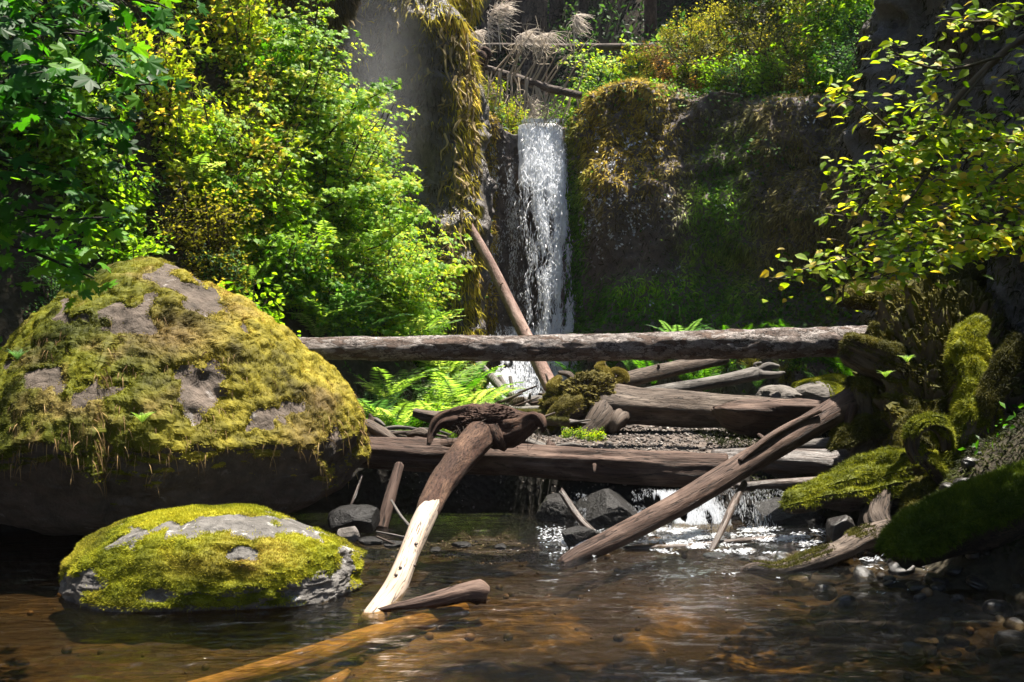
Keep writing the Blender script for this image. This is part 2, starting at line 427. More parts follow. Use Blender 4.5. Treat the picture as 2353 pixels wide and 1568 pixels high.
def ground_mat():
    g = G('stream_bed_and_bank'); v = g.coord('world'); a = g.noise(v, 2.2, 6, .6); b = g.noise(v, 11, 7, .7); vr = g.n('TexVoronoi', {'Vector': v, 'Scale': 15.0}); d = vr.outputs[0]; cl = g.n('SeparateColor', {0: vr.outputs[1]}).outputs[0]
    z = g.n('SeparateXYZ', {0: g.n('NewGeometry').outputs['Position']}).outputs[2]
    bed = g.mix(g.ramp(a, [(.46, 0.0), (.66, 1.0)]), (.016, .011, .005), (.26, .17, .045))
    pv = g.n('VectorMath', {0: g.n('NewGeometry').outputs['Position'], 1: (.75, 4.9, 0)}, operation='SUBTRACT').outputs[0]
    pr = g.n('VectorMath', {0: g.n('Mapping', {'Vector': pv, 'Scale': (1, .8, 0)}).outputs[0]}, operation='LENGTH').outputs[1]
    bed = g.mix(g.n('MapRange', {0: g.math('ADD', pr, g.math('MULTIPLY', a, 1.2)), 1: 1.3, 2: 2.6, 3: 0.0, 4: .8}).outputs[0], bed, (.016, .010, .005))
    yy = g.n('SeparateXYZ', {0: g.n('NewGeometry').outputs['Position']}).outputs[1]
    bed = g.mix(g.n('MapRange', {0: g.math('ADD', yy, a), 1: 7.3, 2: 8.3, 3: 0.0, 4: .92}).outputs[0], bed, (.012, .009, .006))  # far bed: dark gravel, with the shade under the logs mixed into its colour
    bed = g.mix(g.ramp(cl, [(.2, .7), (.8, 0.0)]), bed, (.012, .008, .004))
    grav = g.mix(g.ramp(cl, [(.2, 0.0), (.9, 1.0)]), (.03, .022, .018), (.10, .08, .068))
    soil = g.mix(g.ramp(b, [(.3, 0.0), (.7, 1.0)]), (.012, .010, .006), (.04, .032, .016))
    c = g.mix(g.n('MapRange', {0: z, 1: -.07, 2: .0, 3: 0.0, 4: 1.0}).outputs[0], bed, (.010, .008, .006))  # wet step, darkened further: shade of the cavity under the jam in its colour
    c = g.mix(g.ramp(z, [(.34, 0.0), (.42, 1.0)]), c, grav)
    xx = g.n('SeparateXYZ', {0: g.n('NewGeometry').outputs['Position']}).outputs[0]
    c = g.mix(g.n('MapRange', {0: xx, 1: 2.3, 2: 2.9, 3: 0.0, 4: .9}).outputs[0], c, soil)
    c = g.mix(g.math('SMOOTH_MAX', g.math('MULTIPLY', g.math('SUBTRACT', z, .62), 5.0), 0.0), c, soil)
    n = g.bump(d, .8, .03); n = g.bump(b, .8, .03, n)
    return g.done(g.bsdf(color=c, rough=.9, spec=.25, normal=n))
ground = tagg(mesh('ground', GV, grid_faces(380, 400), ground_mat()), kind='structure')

# cliffs -------------------------------------------------------
def cliff(name, plan, ztop, zbot, nu, nv, amp, seed, mat, over=None, back=4.0, fq=.55):
    plan = np.asarray(plan, float); n = len(plan)
    c = catmull(np.c_[plan, np.zeros(n)], nu)[:, :2]; zt = np.interp(np.linspace(0, n - 1, nu), np.arange(n), ztop)
    t = np.gradient(c, axis=0); t /= np.linalg.norm(t, axis=1, keepdims=True)
    k = np.ones(15) / 15
    t = np.stack([np.convolve(np.pad(t[:, i], 7, 'edge'), k, 'valid') for i in (0, 1)], 1); t /= np.linalg.norm(t, axis=1, keepdims=True)
    nn = np.c_[t[:, 1], -t[:, 0], np.zeros(nu)]
    v = np.linspace(0, 1.25, nv); P = np.zeros((nu, nv, 3))
    for j, a in enumerate(v):
        w = min(a, 1.0); q = max(a - 1, 0) / .25
        z = zbot + (zt - zbot) * w
        rd = .35 * max(0, (w - .93) / .07) ** 2
        o = (over(w, c) if over else 0) - rd - q * back
        P[:, j, :2] = c + nn[:, :2] * np.reshape(o, (-1, 1)) if np.ndim(o) else c + nn[:, :2] * o
        P[:, j, 2] = z - .12 * max(0, (w - .93) / .07) ** 3 + q * .15
    V = P.reshape(-1, 3)
    q = V * np.array([fq, fq, fq * .8])
    d = amp * (fbm(q, 3, seed) * 1.3 + .55 * ridge(V * 1.3, 3, seed + 4) + .22 * ridge(V * np.array([4, 4, 3]), 3, seed + 7))
    d = d * np.tile(np.where(v > 1, .35, 1), nu)
    V = V + np.repeat(nn, nv, 0) * d[:, None]
    V[:, 2] += .10 * fbm(V * 2.2, 3, seed + 8)
    return tagg(mesh(name, V, grid_faces(nu, nv), mat), kind='structure'), V, grid_faces(nu, nv)

BP = [(-2.6, 19.3), (-1.4, 19.9), (-.8, 20.1), (-.35, 20.35), (0.0, 20.5), (.5, 20.55), (1.0, 20.5), (1.2, 20.1), (1.55, 19.7), (2.4, 19.3), (3.6, 18.9), (4.6, 18.3), (5.5, 17.4), (6.4, 16), (7.2, 14), (8.5, 12.3)]
BZ = [7.0, 6.6, 6.45, 6.2, 6.0, 5.96, 6.0, 6.3, 6.7, 6.85, 6.5, 6.3, 5.95, 5.6, 5.4, 5.4]
def back_over(w, c):
    x = c[:, 0]; right = sstep(1.2, 2.2, x)
    return right * (.75 * (1 - w) + .6 * np.clip(1 - w / .33, 0, 1) ** 1.5 + .25 * math.exp(-((w - .62) / .13) ** 2) - .35 * math.exp(-((w - .45) / .08) ** 2) * sstep(2.8, 4, x)) + (1 - right) * .25 * np.clip(1 - w / .2, 0, 1)
_, CV, CQ = cliff('cliff', BP, BZ, .2, 330, 230, .52, 21, M['cliff'], back_over)
def left_over(w, c):
    return .25 * math.sin(w * 2.6) + .2 * sstep(.3, .8, w) * sstep(-2, -3.5, c[:, 0])
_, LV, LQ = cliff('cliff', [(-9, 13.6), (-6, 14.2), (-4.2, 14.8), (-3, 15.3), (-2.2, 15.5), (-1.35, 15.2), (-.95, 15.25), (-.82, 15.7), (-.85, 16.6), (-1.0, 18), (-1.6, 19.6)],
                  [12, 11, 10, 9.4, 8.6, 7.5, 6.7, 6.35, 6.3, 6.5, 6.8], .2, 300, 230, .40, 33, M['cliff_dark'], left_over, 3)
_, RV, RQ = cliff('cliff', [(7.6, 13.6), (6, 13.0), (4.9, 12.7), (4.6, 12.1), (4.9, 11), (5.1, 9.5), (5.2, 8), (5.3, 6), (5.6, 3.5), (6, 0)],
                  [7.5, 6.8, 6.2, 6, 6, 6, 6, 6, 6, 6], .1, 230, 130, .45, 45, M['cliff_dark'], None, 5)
# mossy overhang hanging in from the left
OV, OQ, O0 = rock_shape(60, (.62, .7, 1.75), 5, .3, 1.6, fine=.06)
oc = W(748, -170, 13.6); OV = OV + oc; OV[:, 0] += (OV[:, 2] - oc[2]) * .16
tagg(mesh('cliff', OV, OQ, M['cliff_dark']), kind='structure')

# forest floor above the falls, rising to the back
def y0(x): return np.interp(x, [-30, -4, -2.6, 0, 1.2, 3.6, 5.5, 7.2, 9, 30], [17, 18, 20.3, 20.9, 20.9, 19.6, 18.0, 15, 13.2, 12])
def hill_z(x, y):
    p = np.stack([x, y, 0 * x], -1).reshape(-1, 3); n = fbm(p * .35, 4, 61).reshape(np.shape(x))
    side = np.abs(x - .6)
    base = np.interp(x, [-30, -6, -2, -.4, .1, 1.0, 1.4, 2.4, 3.6, 4.6, 5.5, 6.4, 8, 30], [11, 9, 6.7, 6.35, 5.85, 5.85, 6.4, 6.85, 6.5, 6.3, 5.95, 5.6, 5.5, 7]) - .03 + sstep(1.8, 3.5, x) * .5 * np.clip(y - y0(x) - .3, 0, 9)
    return base + .25 * n * np.minimum(side, 1) + np.maximum(y - 26, 0) * .62 + 1.2 * n * sstep(25, 34, y) + .12 * np.maximum(np.abs(x) - 3, 0) * sstep(21, 30, y)
hx = np.linspace(-32, 32, 260); hs = np.linspace(0, 1, 170) ** 1.6; HX = np.repeat(hx[:, None], 170, 1); HY = y0(hx)[:, None] + hs[None, :] * (75 - y0(hx)[:, None])
HZ = hill_z(HX, HY)
tagg(mesh('hillside', np.stack([HX, HY, HZ], 2).reshape(-1, 3), grid_faces(260, 170), M['soil']), kind='structure')

# water --------------------------------------------------------
def water_mat():
    g = G('stream_water'); v = g.coord('world', (1.0, 2.4, 1.0)); v2 = g.coord('world', (1.0, 2.1, 1.0))
    a = g.noise(v, 2.4, 2, .5, .4); b = g.noise(v2, 5.5, 2, .5, .6); c = g.noise(v2, 38, 4, .7); m = g.ramp(g.noise(g.coord('world', (1, 1.6, 1), (3, 0, 0)), .9, 4, .6), [(.42, 0.0), (.62, 1.0)])
    n = g.bump(a, 1.0, .06); n = g.bump(b, 1.0, .030, n); n = g.bump(g.math('MULTIPLY', c, g.math('ADD', .12, g.math('MULTIPLY', m, g.n('MapRange', {0: g.n('SeparateXYZ', {0: g.n('NewGeometry').outputs['Position']}).outputs[0], 1: -.4, 2: 1.2, 3: 0.1, 4: 1.2}).outputs[0]))), 1.0, .02, n)
    fr = g.n('Fresnel', {'IOR': 1.42, 'Normal': n}).outputs[0]
    gl = g.n('BsdfGlossy', {0: (1, 1, 1, 1), 'Roughness': .04, 'Normal': n}).outputs[0]
    tr = g.n('BsdfTransparent', {0: (.68, .57, .39, 1)}).outputs[0]
    return g.done(g.n('MixShader', {0: fr, 1: tr, 2: gl}).outputs[0])
wx = np.linspace(-6.4, 4.6, 420); wy = np.linspace(-3, 9.25, 420); X, Y = np.meshgrid(wx, wy, indexing='ij')
p = np.stack([X, Y, 0 * X], 2).reshape(-1, 3); rap = np.exp(-((p[:, 0] - 1.7) / 1.25) ** 2) * sstep(6.0, 8.0, p[:, 1])
h = .012 * fbm(p * np.array([1.6, 3.4, 1]), 3, 71) + (.006 + .035 * rap) * fbm(p * np.array([5, 9, 1]), 3, 72) + .012 * rap * fbm(p * 22, 2, 73)
WV = p.copy(); WV[:, 2] = h
tagg(mesh('water', WV, grid_faces(420, 420), water_mat()), kind='structure', label='clear brown stream water')
px_ = np.linspace(-1.4, 6, 90); py_ = np.linspace(15.4, 20.8, 70); X, Y = np.meshgrid(px_, py_, indexing='ij'); p = np.stack([X, Y, 0 * X], 2).reshape(-1, 3)
p[:, 2] = .40 + .02 * fbm(p * 4, 3, 8)
tagg(mesh('water', p, grid_faces(90, 70), bpy.data.materials['stream_water']), kind='structure', label='pool under the waterfall')

def spray_mat(name, color, alpha_scale=None):
    g = G(name); c = g.bsdf(color=color, rough=.25, spec=.5)
    w = g.n('MixShader', {0: .5, 1: c, 2: g.n('BsdfTranslucent', {0: (*color, 1)}).outputs[0]}).outputs[0]
    return g.done(g.n('MixShader', {0: .42, 1: w, 2: g.n('BsdfTransparent').outputs[0]}).outputs[0])
M['spray'] = spray_mat('white_falling_water', (.93, .95, .98))
def streaks(p, d, L, w, rng, depth=True):
    """little spindle-shaped slugs of water: 4 sided"""
    n = len(p); d = d / np.linalg.norm(d, axis=1, keepdims=True)
    s = np.cross(d, rng.normal(size=(n, 3))); s /= np.linalg.norm(s, axis=1, keepdims=True); t = np.cross(d, s)
    L = L[:, None]; w = w[:, None]; m = p + d * L * .4
    V = np.stack([p, m + s * w, m - s * w * .5 + t * w * .87, m - s * w * .5 - t * w * .87, p + d * L], 1).reshape(-1, 3)
    k = np.arange(n)[:, None] * 5
    T = np.concatenate([k + np.array([q]) for q in ([0, 1, 2], [0, 2, 3], [0, 3, 1], [4, 2, 1], [4, 3, 2], [4, 1, 3])])
    return V, T
# main fall: slugs of water dropping from the lip
A = Acc(); N = 95000
u = rng.random(N); f = rng.random(N) ** .85      # f: 0 at lip, 1 at base
cx = rng.choice([.13, .33, .52, .72, .90], N, p=[.12, .27, .30, .18, .13]); sd = np.where((cx > .8) | (cx < .2), .05, .085)
x0 = .11 + .93 * np.clip(cx + rng.normal(size=N) * sd, 0, 1)
drop = f * 5.7
x = x0 + f * .1 + rng.normal(size=N) * (.015 + .05 * f) + .06 * fbm(np.c_[x0 * 5, drop * 1.2, x0 * 0], 2, 5)
right = sstep(.35, .75, x)
keep = rng.random(N) < (1 - .50 * sstep(.12, .55, f) * (1 - right)) * (.55 + .45 * right)
cl = fbm(np.c_[x * 9, drop * 1.8, x * 0], 3, 77)
keep &= rng.random(N) < .35 + .65 * sstep(.05, .4, f)
keep &= cl + .25 * rng.normal(size=N) > (-.6 + .72 * sstep(.0, .45, f))
x = x[keep]; f = f[keep]; drop = drop[keep]; n = len(x)
y = 20.3 - 1.28 * np.sqrt(f + .005) + rng.normal(size=n) * (.03 + .10 * f)
z = 6.1 - drop; z = np.where(f < .02, 6.1, z)
d = np.c_[rng.normal(size=n) * .05, -.12 + rng.normal(size=n) * .05, -np.ones(n)]
d = d + rng.normal(size=(n, 3)) * np.array([.5, .7, .2]) * (rng.random((n, 1)) < .35)
V, T = streaks(np.c_[x, y, z], d, (.05 + .12 * rng.random(n) ** 2) * (1.3 - .5 * f), .004 + .008 * rng.random(n) ** 2, rng); A.add(V, T)
# the solid tongue of water pouring over the lip
u = np.linspace(.13, 1.02, 60); v = np.linspace(0, 1, 80); U, Vv = np.meshgrid(u, v, indexing='ij')
zz = np.where(Vv < .25, 6.07, 6.07 - ((Vv - .25) / .75) ** 1.6 * 2.2); yy = np.where(Vv < .25, 21.4 - Vv * 4.2, 20.35 - .54 * np.sqrt(np.maximum(6.07 - zz, 0)))
S = np.stack([U, yy, zz], 2).reshape(-1, 3); S[:, 1] += .05 * fbm(S * np.array([10, 2, 1.2]), 3, 91); S[:, 2] += (.07 * fbm(S * np.array([4, 1, 0]), 3, 92) - .12 * ((S[:, 0] - .55) / .5) ** 4) * sstep(20.8, 20.4, S[:, 1]); S[:, 0] += .04 * fbm(S * np.array([0, 1, 2.5]), 3, 93)
def sheet_mat():
    g = G('falling_water_sheet'); v = g.coord('world', (13, 2.0, 1.6)); a = g.noise(v, 1.6, 6, .7, .3)
    z = g.n('SeparateXYZ', {0: g.n('NewGeometry').outputs['Position']}).outputs[2]
    zf = g.n('MapRange', {0: z, 1: 3.8, 2: 5.6, 3: -.5, 4: .4}).outputs[0]
    al = g.ramp(g.math('ADD', a, zf), [(.42, 0.0), (.58, .93)])
    c = g.n('MixShader', {0: .6, 1: g.bsdf(color=(.95, .96, .98), rough=.5, normal=g.bump(a, .8, .05)), 2: g.n('BsdfTranslucent', {0: (.9, .93, .97, 1)}).outputs[0]}).outputs[0]
    return g.done(g.n('MixShader', {0: al, 1: g.n('BsdfTransparent').outputs[0], 2: c}).outputs[0])
fall = tagg(A.build('waterfall', M['spray'], smooth=False), 'white waterfall dropping over the cliff lip', kind='structure')
mesh('water_sheet', S, grid_faces(60, 80), sheet_mat(), fall)
# side trickles over the wet rock left of the fall, and the fan at the foot
A = Acc(); n = 13000
f = rng.random(n); x = -.55 + .75 * rng.random(n) + .1 * f; keep = fbm(np.c_[x * 7, f * 9, x * 0], 3, 55) + .2 * rng.normal(size=n) > .12 + .15 * (1 - sstep(-.5, .1, x)); x, f = x[keep], f[keep]; n = len(x)
V, T = streaks(np.c_[x, 20.0 - .35 * f + rng.normal(size=n) * .03, 6.0 - f * 5.4], np.c_[rng.normal(size=n) * .2, rng.normal(size=n) * .1, -np.ones(n)], .02 + .06 * rng.random(n), .003 + .005 * rng.random(n), rng); A.add(V, T)
n = 9000; f = rng.random(n) ** .7; x = .25 - .45 * f + rng.normal(size=n) * (.22 + .22 * f)
keep = fbm(np.c_[x * 4, f * 4, x * 0], 3, 58) > -.15; x, f = x[keep], f[keep]; n = len(x)
V, T = streaks(np.c_[x, 19.5 - .9 * f + rng.normal(size=n) * .1, 1.9 - f * 1.4], np.c_[rng.normal(size=n) * .35, -.5 * np.ones(n), -np.ones(n)], .03 + .08 * rng.random(n), .004 + .007 * rng.random(n), rng); A.add(V, T)
A.build('side_trickle', M['spray'], fall, False)
# the small cascade slipping under the log jam
A = Acc(); n = 7500
cx = rng.choice([1.36, 1.5, 1.72, 2.05], n, p=[.3, .4, .25, .05]); f = rng.random(n)
x = cx + rng.normal(size=n) * (.05 + .05 * f) - .05 + .12 * f
V, T = streaks(np.c_[x, 8.98 - .42 * np.sqrt(f) + rng.normal(size=n) * .03, .27 - f * .29], np.c_[rng.normal(size=n) * .15, -.25 * np.ones(n), -np.ones(n)], .015 + .05 * rng.random(n), .0015 + .003 * rng.random(n), rng)
keep = fbm(np.c_[x * 14, f * 3, x * 0], 2, 35) > -.08; kk = np.repeat(keep, 5)
T = T[kk[T[:, 0]]]; A.add(V, T)
n = 5000; x = rng.uniform(.55, 2.6, n); f = rng.random(n); keep = fbm(np.c_[x * 8, f * 5, x * 0], 3, 36) > .12; x, f = x[keep], f[keep]; n = len(x)
V, T = streaks(np.c_[x, 9.0 - .3 * f, .27 - f * .27], np.c_[rng.normal(size=n) * .2, -.1 * np.ones(n), -np.ones(n)], .01 + .02 * rng.random(n), .0012 + .0015 * rng.random(n), rng); A.add(V, T)
tagg(A.build('cascade', M['spray'], smooth=False), 'small white cascade spilling under the log jam', kind='structure')
# foam and broken water below it
A = Acc(); n = 15000
x = 1.75 + rng.normal(size=n) * .75; y = 8.3 - np.abs(rng.normal(size=n)) * .75 + .15 * rng.random(n)
keep = (fbm(np.c_[x * 3.5, y * 11, x * 0], 3, 37) > .16 + .35 * sstep(8.1, 6.8, y)) & (x < 3.0) & (x > .2); x, y = x[keep], y[keep]; n = len(x)
V, T = streaks(np.c_[x, y, .012 + .03 * rng.random(n) * sstep(7.2, 8.3, y)], np.c_[np.ones(n), rng.normal(size=n) * .4, rng.normal(size=n) * .3], .008 + .03 * rng.random(n), .0015 + .003 * rng.random(n), rng); A.add(V, T)
n = 2600; a = rng.random((n, 2)); p_ = np.array([W(1290 + 100 * u_, 1262 - 42 * v_ * (1 - abs(u_ - .45)), 7.62 + .1 * v_) for u_, v_ in a]); k_ = fbm(p_ * np.array([30, 30, 55]), 2, 39) > .1
V, T = streaks(p_[k_], np.c_[rng.normal(size=k_.sum()) * .3 + .3, -.5 * np.ones(k_.sum()), -np.ones(k_.sum()) * .7], .008 + .02 * rng.random(k_.sum()), .0015 + .002 * rng.random(k_.sum()), rng); A.add(V, T)  # white slivers on the slab stand in for its glints as well as spray
tagg(A.build('foam', M['spray'], smooth=False), 'white foam on the rapids', kind='stuff')
# ---------------------------------------------------------------- moss helper
GOLD = [(0, (.07, .06, .007)), (.3, (.19, .165, .014)), (.6, (.36, .30, .028)), (.85, (.44, .34, .05)), (1, (.36, .22, .06))]
GREEN = [(0, (.035, .045, .004)), (.35, (.11, .125, .006)), (.7, (.24, .25, .010)), (1, (.38, .35, .02))]
OLIVE = [(0, (.02, .02, .004)), (.4, (.06, .058, .008)), (.75, (.13, .115, .016)), (1, (.20, .16, .03))]
DEEP = [(0, (.02, .04, .003)), (.5, (.08, .12, .006)), (1, (.18, .22, .012))]
def pxy(p): return 1176.5 + p[:, 0] * F / p[:, 1], 784 - (p[:, 2] - CAMH) * F / p[:, 1]
def moss_part(V, Q, mask, parent, pal, nb, ln, wd, seed=1, thick=.02, loc=None, grav=.35, name='moss', palfn=None, lump=.5, T=None):
    """a skin of moss over the masked part of (V, Q), and its blades"""
    r = np.random.default_rng(seed)
    Nn = vnormals(V, [Q]); m = np.clip(mask(V, Nn), 0, 1)
    lump_ = (.6 + lump * fbm(V * 14, 3, seed)) * thick
    S = V + Nn * (m * lump_ - (1 - m) * .012)[:, None]
    keep = m[Q].max(1) > .12
    A = Acc()
    t = np.clip(.5 + .75 * fbm(V * 2.2, 3, seed + 1) + .35 * fbm(V * 18, 2, seed + 2), 0, 1)
    pf = palfn if palfn else (lambda P, t: mixc(pal, t))
    A.add(S, Q=Q[keep], col=pf(S, t * .75) * .8)
    p, n, i = sample(V, Q, nb, r, np.maximum(m[Q].mean(1), 0))
    tt = np.clip(.5 + .75 * fbm(p * 2.2, 3, seed + 1) + .35 * fbm(p * 18, 2, seed + 2) + .12 * r.normal(size=nb), 0, 1)
    p = p + n * (thick * (.6 + lump * fbm(p * 14, 3, seed)))[:, None] * .8
    B, Tt, c = blades(p, n, ln, wd, r, pf(p, tt), grav, .75); A.add(B, Tt, col=c)
    U = np.unique(A.T[0]) if False else None
    return A.build(name, M['moss'], parent, False, loc)

def mossmask(lo=.15, hi=.5, fq=2.5, seed=3, cover=0.0):
    return lambda V, N: sstep(lo, hi, N[:, 2] + .45 * fbm(V * fq, 3, seed) + .2 * fbm(V * fq * 5, 2, seed + 1) + cover)

# ---------------------------------------------------------------- the great boulder
V, Q = ball(150); U = V.copy()
up = V[:, 2] > 0
m_ = (np.abs(V) ** 1.5).sum(1) ** (1 / 1.5); k_ = sstep(-.1, .55, V[:, [2]]); V = V / (1 + (m_[:, None] - 1) * k_)
d = 1 + .11 * fbm(U * 1.2 + 5, 3, 11) + .05 * fbm(U * 4 + 2, 3, 12) + .018 * ridge(U * 9, 3, 14)
BC = np.array([-3.06, 8.75, .74])
sz = np.where(V[:, [0]] > 0, 1.0, 1.15) * np.array([1.79, 1.42, 0]) + np.array([0, 0, 1]) * (.82 + .68 * sstep(-.35, .35, U[:, 2]))[:, None]
V = cuts(V * d[:, None], 11, 8, .74, .95, .2); V = V * (1 + .02 * fbm(U * 6, 3, 15) + .008 * ridge(U * 12, 3, 16))[:, None]
V = V * sz + BC; V[:, 2] -= .22 * np.maximum(-3.6 - V[:, 0], 0) * (V[:, 2] > .7); V[:, 0] -= .10 * np.maximum(V[:, 2] - 1.0, 0)
boulder = empty('boulder', (BC[0], BC[1], 0), 'huge rounded boulder with a thick cape of golden moss, bulging over the stream', 'boulder')
L0 = (BC[0], BC[1], 0)
mesh('rock', V, Q, M['boulder'], boulder, loc=L0)
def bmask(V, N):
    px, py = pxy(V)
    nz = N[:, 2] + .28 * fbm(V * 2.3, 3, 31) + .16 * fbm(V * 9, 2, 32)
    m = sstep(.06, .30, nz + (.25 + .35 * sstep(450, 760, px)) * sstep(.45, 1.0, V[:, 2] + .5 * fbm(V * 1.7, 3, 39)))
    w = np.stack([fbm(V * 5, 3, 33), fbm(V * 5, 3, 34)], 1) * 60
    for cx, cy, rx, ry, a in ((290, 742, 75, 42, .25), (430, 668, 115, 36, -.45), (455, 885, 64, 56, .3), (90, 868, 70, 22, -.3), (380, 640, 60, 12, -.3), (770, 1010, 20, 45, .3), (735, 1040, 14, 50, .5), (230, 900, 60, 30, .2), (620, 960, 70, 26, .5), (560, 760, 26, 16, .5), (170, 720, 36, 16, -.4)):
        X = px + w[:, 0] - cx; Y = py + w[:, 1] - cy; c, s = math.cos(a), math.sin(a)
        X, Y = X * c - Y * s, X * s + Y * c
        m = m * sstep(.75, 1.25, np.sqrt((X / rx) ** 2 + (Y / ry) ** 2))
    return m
BROWN = [(0, (.05, .03, .012)), (.4, (.16, .10, .04)), (.8, (.32, .21, .09)), (1, (.38, .28, .12))]
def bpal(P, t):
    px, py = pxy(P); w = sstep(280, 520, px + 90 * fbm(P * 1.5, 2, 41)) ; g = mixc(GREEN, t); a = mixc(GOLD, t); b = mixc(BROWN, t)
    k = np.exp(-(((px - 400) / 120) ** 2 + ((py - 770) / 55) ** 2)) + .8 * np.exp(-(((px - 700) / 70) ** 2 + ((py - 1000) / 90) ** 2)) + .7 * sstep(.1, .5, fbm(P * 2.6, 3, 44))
    k = np.clip(k * .8, 0, 1)[:, None]; c = g * (1 - w)[:, None] * .6 + a * w[:, None] + 0  # green moss on the left dimmed: tree shade put into its colour
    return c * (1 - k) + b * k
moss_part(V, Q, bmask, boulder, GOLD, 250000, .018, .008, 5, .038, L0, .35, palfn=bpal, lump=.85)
# long dry strands hanging down its front
r_ = np.random.default_rng(8); p, n, i = sample(V, Q, 2200, r_, bmask(V, vnormals(V, [Q]))[Q].mean(1) * (np.clip(.55 - vnormals(V, [Q])[Q[:, 0], 2], 0, 1)))
t = r_.random(2200); B, T, c = blades(p + n * .03, n, .09, .008, r_, mixc(BROWN, t), 1.6, .5, .5, .8); A = Acc(); A.add(B, T, col=c); A.build('dry_grass', M['drymoss'], boulder, False, L0)

# ---------------------------------------------------------------- the low rock in the stream
V, Q = ball(120); U = V.copy()
m_ = (np.abs(V) ** 2.7).sum(1) ** (1 / 2.7); V = V / m_[:, None]
d = 1 + .13 * fbm(U * 1.5 + 9, 3, 51) + .05 * ridge(U * 3.0, 3, 52) + .03 * fbm(U * 8, 3, 53)
V = cuts(V * d[:, None], 9, 7, .86, .99, .35); V = V * (1 + .035 * ridge(U * 5, 3, 54))[:, None]
V = V * np.array([.90, .60, .375]); V[:, 2] *= 1 - .22 * sstep(.1, .95, np.abs(V[:, 0] + .05)); V += np.array([-1.93, 6.5, .085]); V[:, 2] += .03 * (V[:, 0] < -2) * 0
LR = (-1.87, 6.5, 0)
lowrock = empty('low_rock', LR, 'low flat grey rock patched with yellow green moss, lying in the water', 'rock')
mesh('rock', V, Q, M['greystone'], lowrock, loc=LR)
def lmask(V, N):
    px, py = pxy(V); m = sstep(-.1, .25, N[:, 2] * .7 + .25 + .22 * fbm(V * 4, 3, 55) + .15 * fbm(V * 14, 2, 56))
    w = np.stack([fbm(V * 6, 3, 57), fbm(V * 6, 3, 58)], 1) * 55
    for cx, cy, rx, ry in ((560, 1205, 150, 32), (420, 1225, 70, 18), (740, 1350, 90, 48), (170, 1340, 80, 36), (700, 1215, 60, 26), (790, 1290, 26, 60), (300, 1230, 60, 16), (560, 1290, 60, 14), (360, 1360, 70, 20)):
        m = m * sstep(.7, 1.2, np.sqrt(((px + w[:, 0] - cx) / rx) ** 2 + ((py + w[:, 1] - cy) / ry) ** 2))
    return m * sstep(.0, .05, V[:, 2])
def lpal(P, t):
    px, py = pxy(P); k = np.clip(np.exp(-(((px - 470) / 120) ** 2 + ((py - 1300) / 35) ** 2)) + .6 * sstep(0, .4, fbm(P * 3, 3, 59)), 0, 1)[:, None]
    return mixc(GREEN, np.clip(t + .12, 0, 1)) * (1 - k) * 1.1 + mixc(GOLD, t) * k * .8
moss_part(V, Q, lmask, lowrock, GREEN, 110000, .018, .0055, 6, .022, LR, .1, palfn=lpal)

def rock(name, label, cat, px, py, d, sx, sy, sz, mat, seed, n=40, rz=0.0, amp=.2, moss=None, group=None, fine=.03, power=2.4, tilt=0.0):
    """sx, sz half sizes in photo pixels at that distance; sy in metres"""
    c = W(px, py, d); V, Q, _ = rock_shape(n, (sx * d / F, sy, sz * d / F), seed, amp, 1.3, fine=fine, power=power)
    a = math.cos(tilt); b = math.sin(tilt); V[:, 0], V[:, 2] = V[:, 0] * a + V[:, 2] * b, V[:, 2] * a - V[:, 0] * b
    a = math.cos(rz); b = math.sin(rz); V[:, 0], V[:, 1] = V[:, 0] * a - V[:, 1] * b, V[:, 0] * b + V[:, 1] * a
    V = V + c; lo = (c[0], c[1], V[:, 2].min())
    if moss:
        e = empty(name, lo, label, cat, group); mesh('rock', V, Q, mat, e, loc=lo)
        moss_part(V, Q, moss[0], e, moss[1], moss[2], moss[3], moss[4], seed, .012, lo, palfn=None)
        return e
    return tagg(mesh(name, V, Q, mat, loc=lo), label, cat, group)
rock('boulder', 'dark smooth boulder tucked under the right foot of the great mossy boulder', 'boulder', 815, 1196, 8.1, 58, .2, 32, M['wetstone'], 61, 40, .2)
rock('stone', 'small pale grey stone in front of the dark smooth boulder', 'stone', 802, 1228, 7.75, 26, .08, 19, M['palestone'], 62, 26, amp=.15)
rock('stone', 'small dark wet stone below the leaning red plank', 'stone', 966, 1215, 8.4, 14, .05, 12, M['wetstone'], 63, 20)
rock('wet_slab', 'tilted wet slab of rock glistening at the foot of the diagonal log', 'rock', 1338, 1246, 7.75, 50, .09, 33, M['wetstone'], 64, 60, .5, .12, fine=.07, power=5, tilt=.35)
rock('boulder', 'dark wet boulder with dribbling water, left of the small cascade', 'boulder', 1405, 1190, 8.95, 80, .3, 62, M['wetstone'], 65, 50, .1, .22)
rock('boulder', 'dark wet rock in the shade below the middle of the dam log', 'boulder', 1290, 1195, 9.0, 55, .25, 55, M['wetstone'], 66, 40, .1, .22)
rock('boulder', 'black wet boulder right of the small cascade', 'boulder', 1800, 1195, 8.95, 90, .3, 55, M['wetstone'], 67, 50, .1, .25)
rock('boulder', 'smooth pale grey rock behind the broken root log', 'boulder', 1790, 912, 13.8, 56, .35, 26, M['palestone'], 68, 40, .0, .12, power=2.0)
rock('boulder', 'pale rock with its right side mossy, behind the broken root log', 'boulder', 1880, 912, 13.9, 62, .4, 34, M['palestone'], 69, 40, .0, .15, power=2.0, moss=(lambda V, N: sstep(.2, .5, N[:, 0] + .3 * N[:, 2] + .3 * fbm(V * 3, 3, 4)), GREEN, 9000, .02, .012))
rock('boulder', 'rounded moss topped boulder behind the paler rocks near the mossy roots', 'boulder', 1900, 893, 14.6, 72, .4, 34, M['palestone'], 70, 40, .0, .15, power=2.0, moss=(mossmask(-.1, .3), GREEN, 14000, .02, .012))
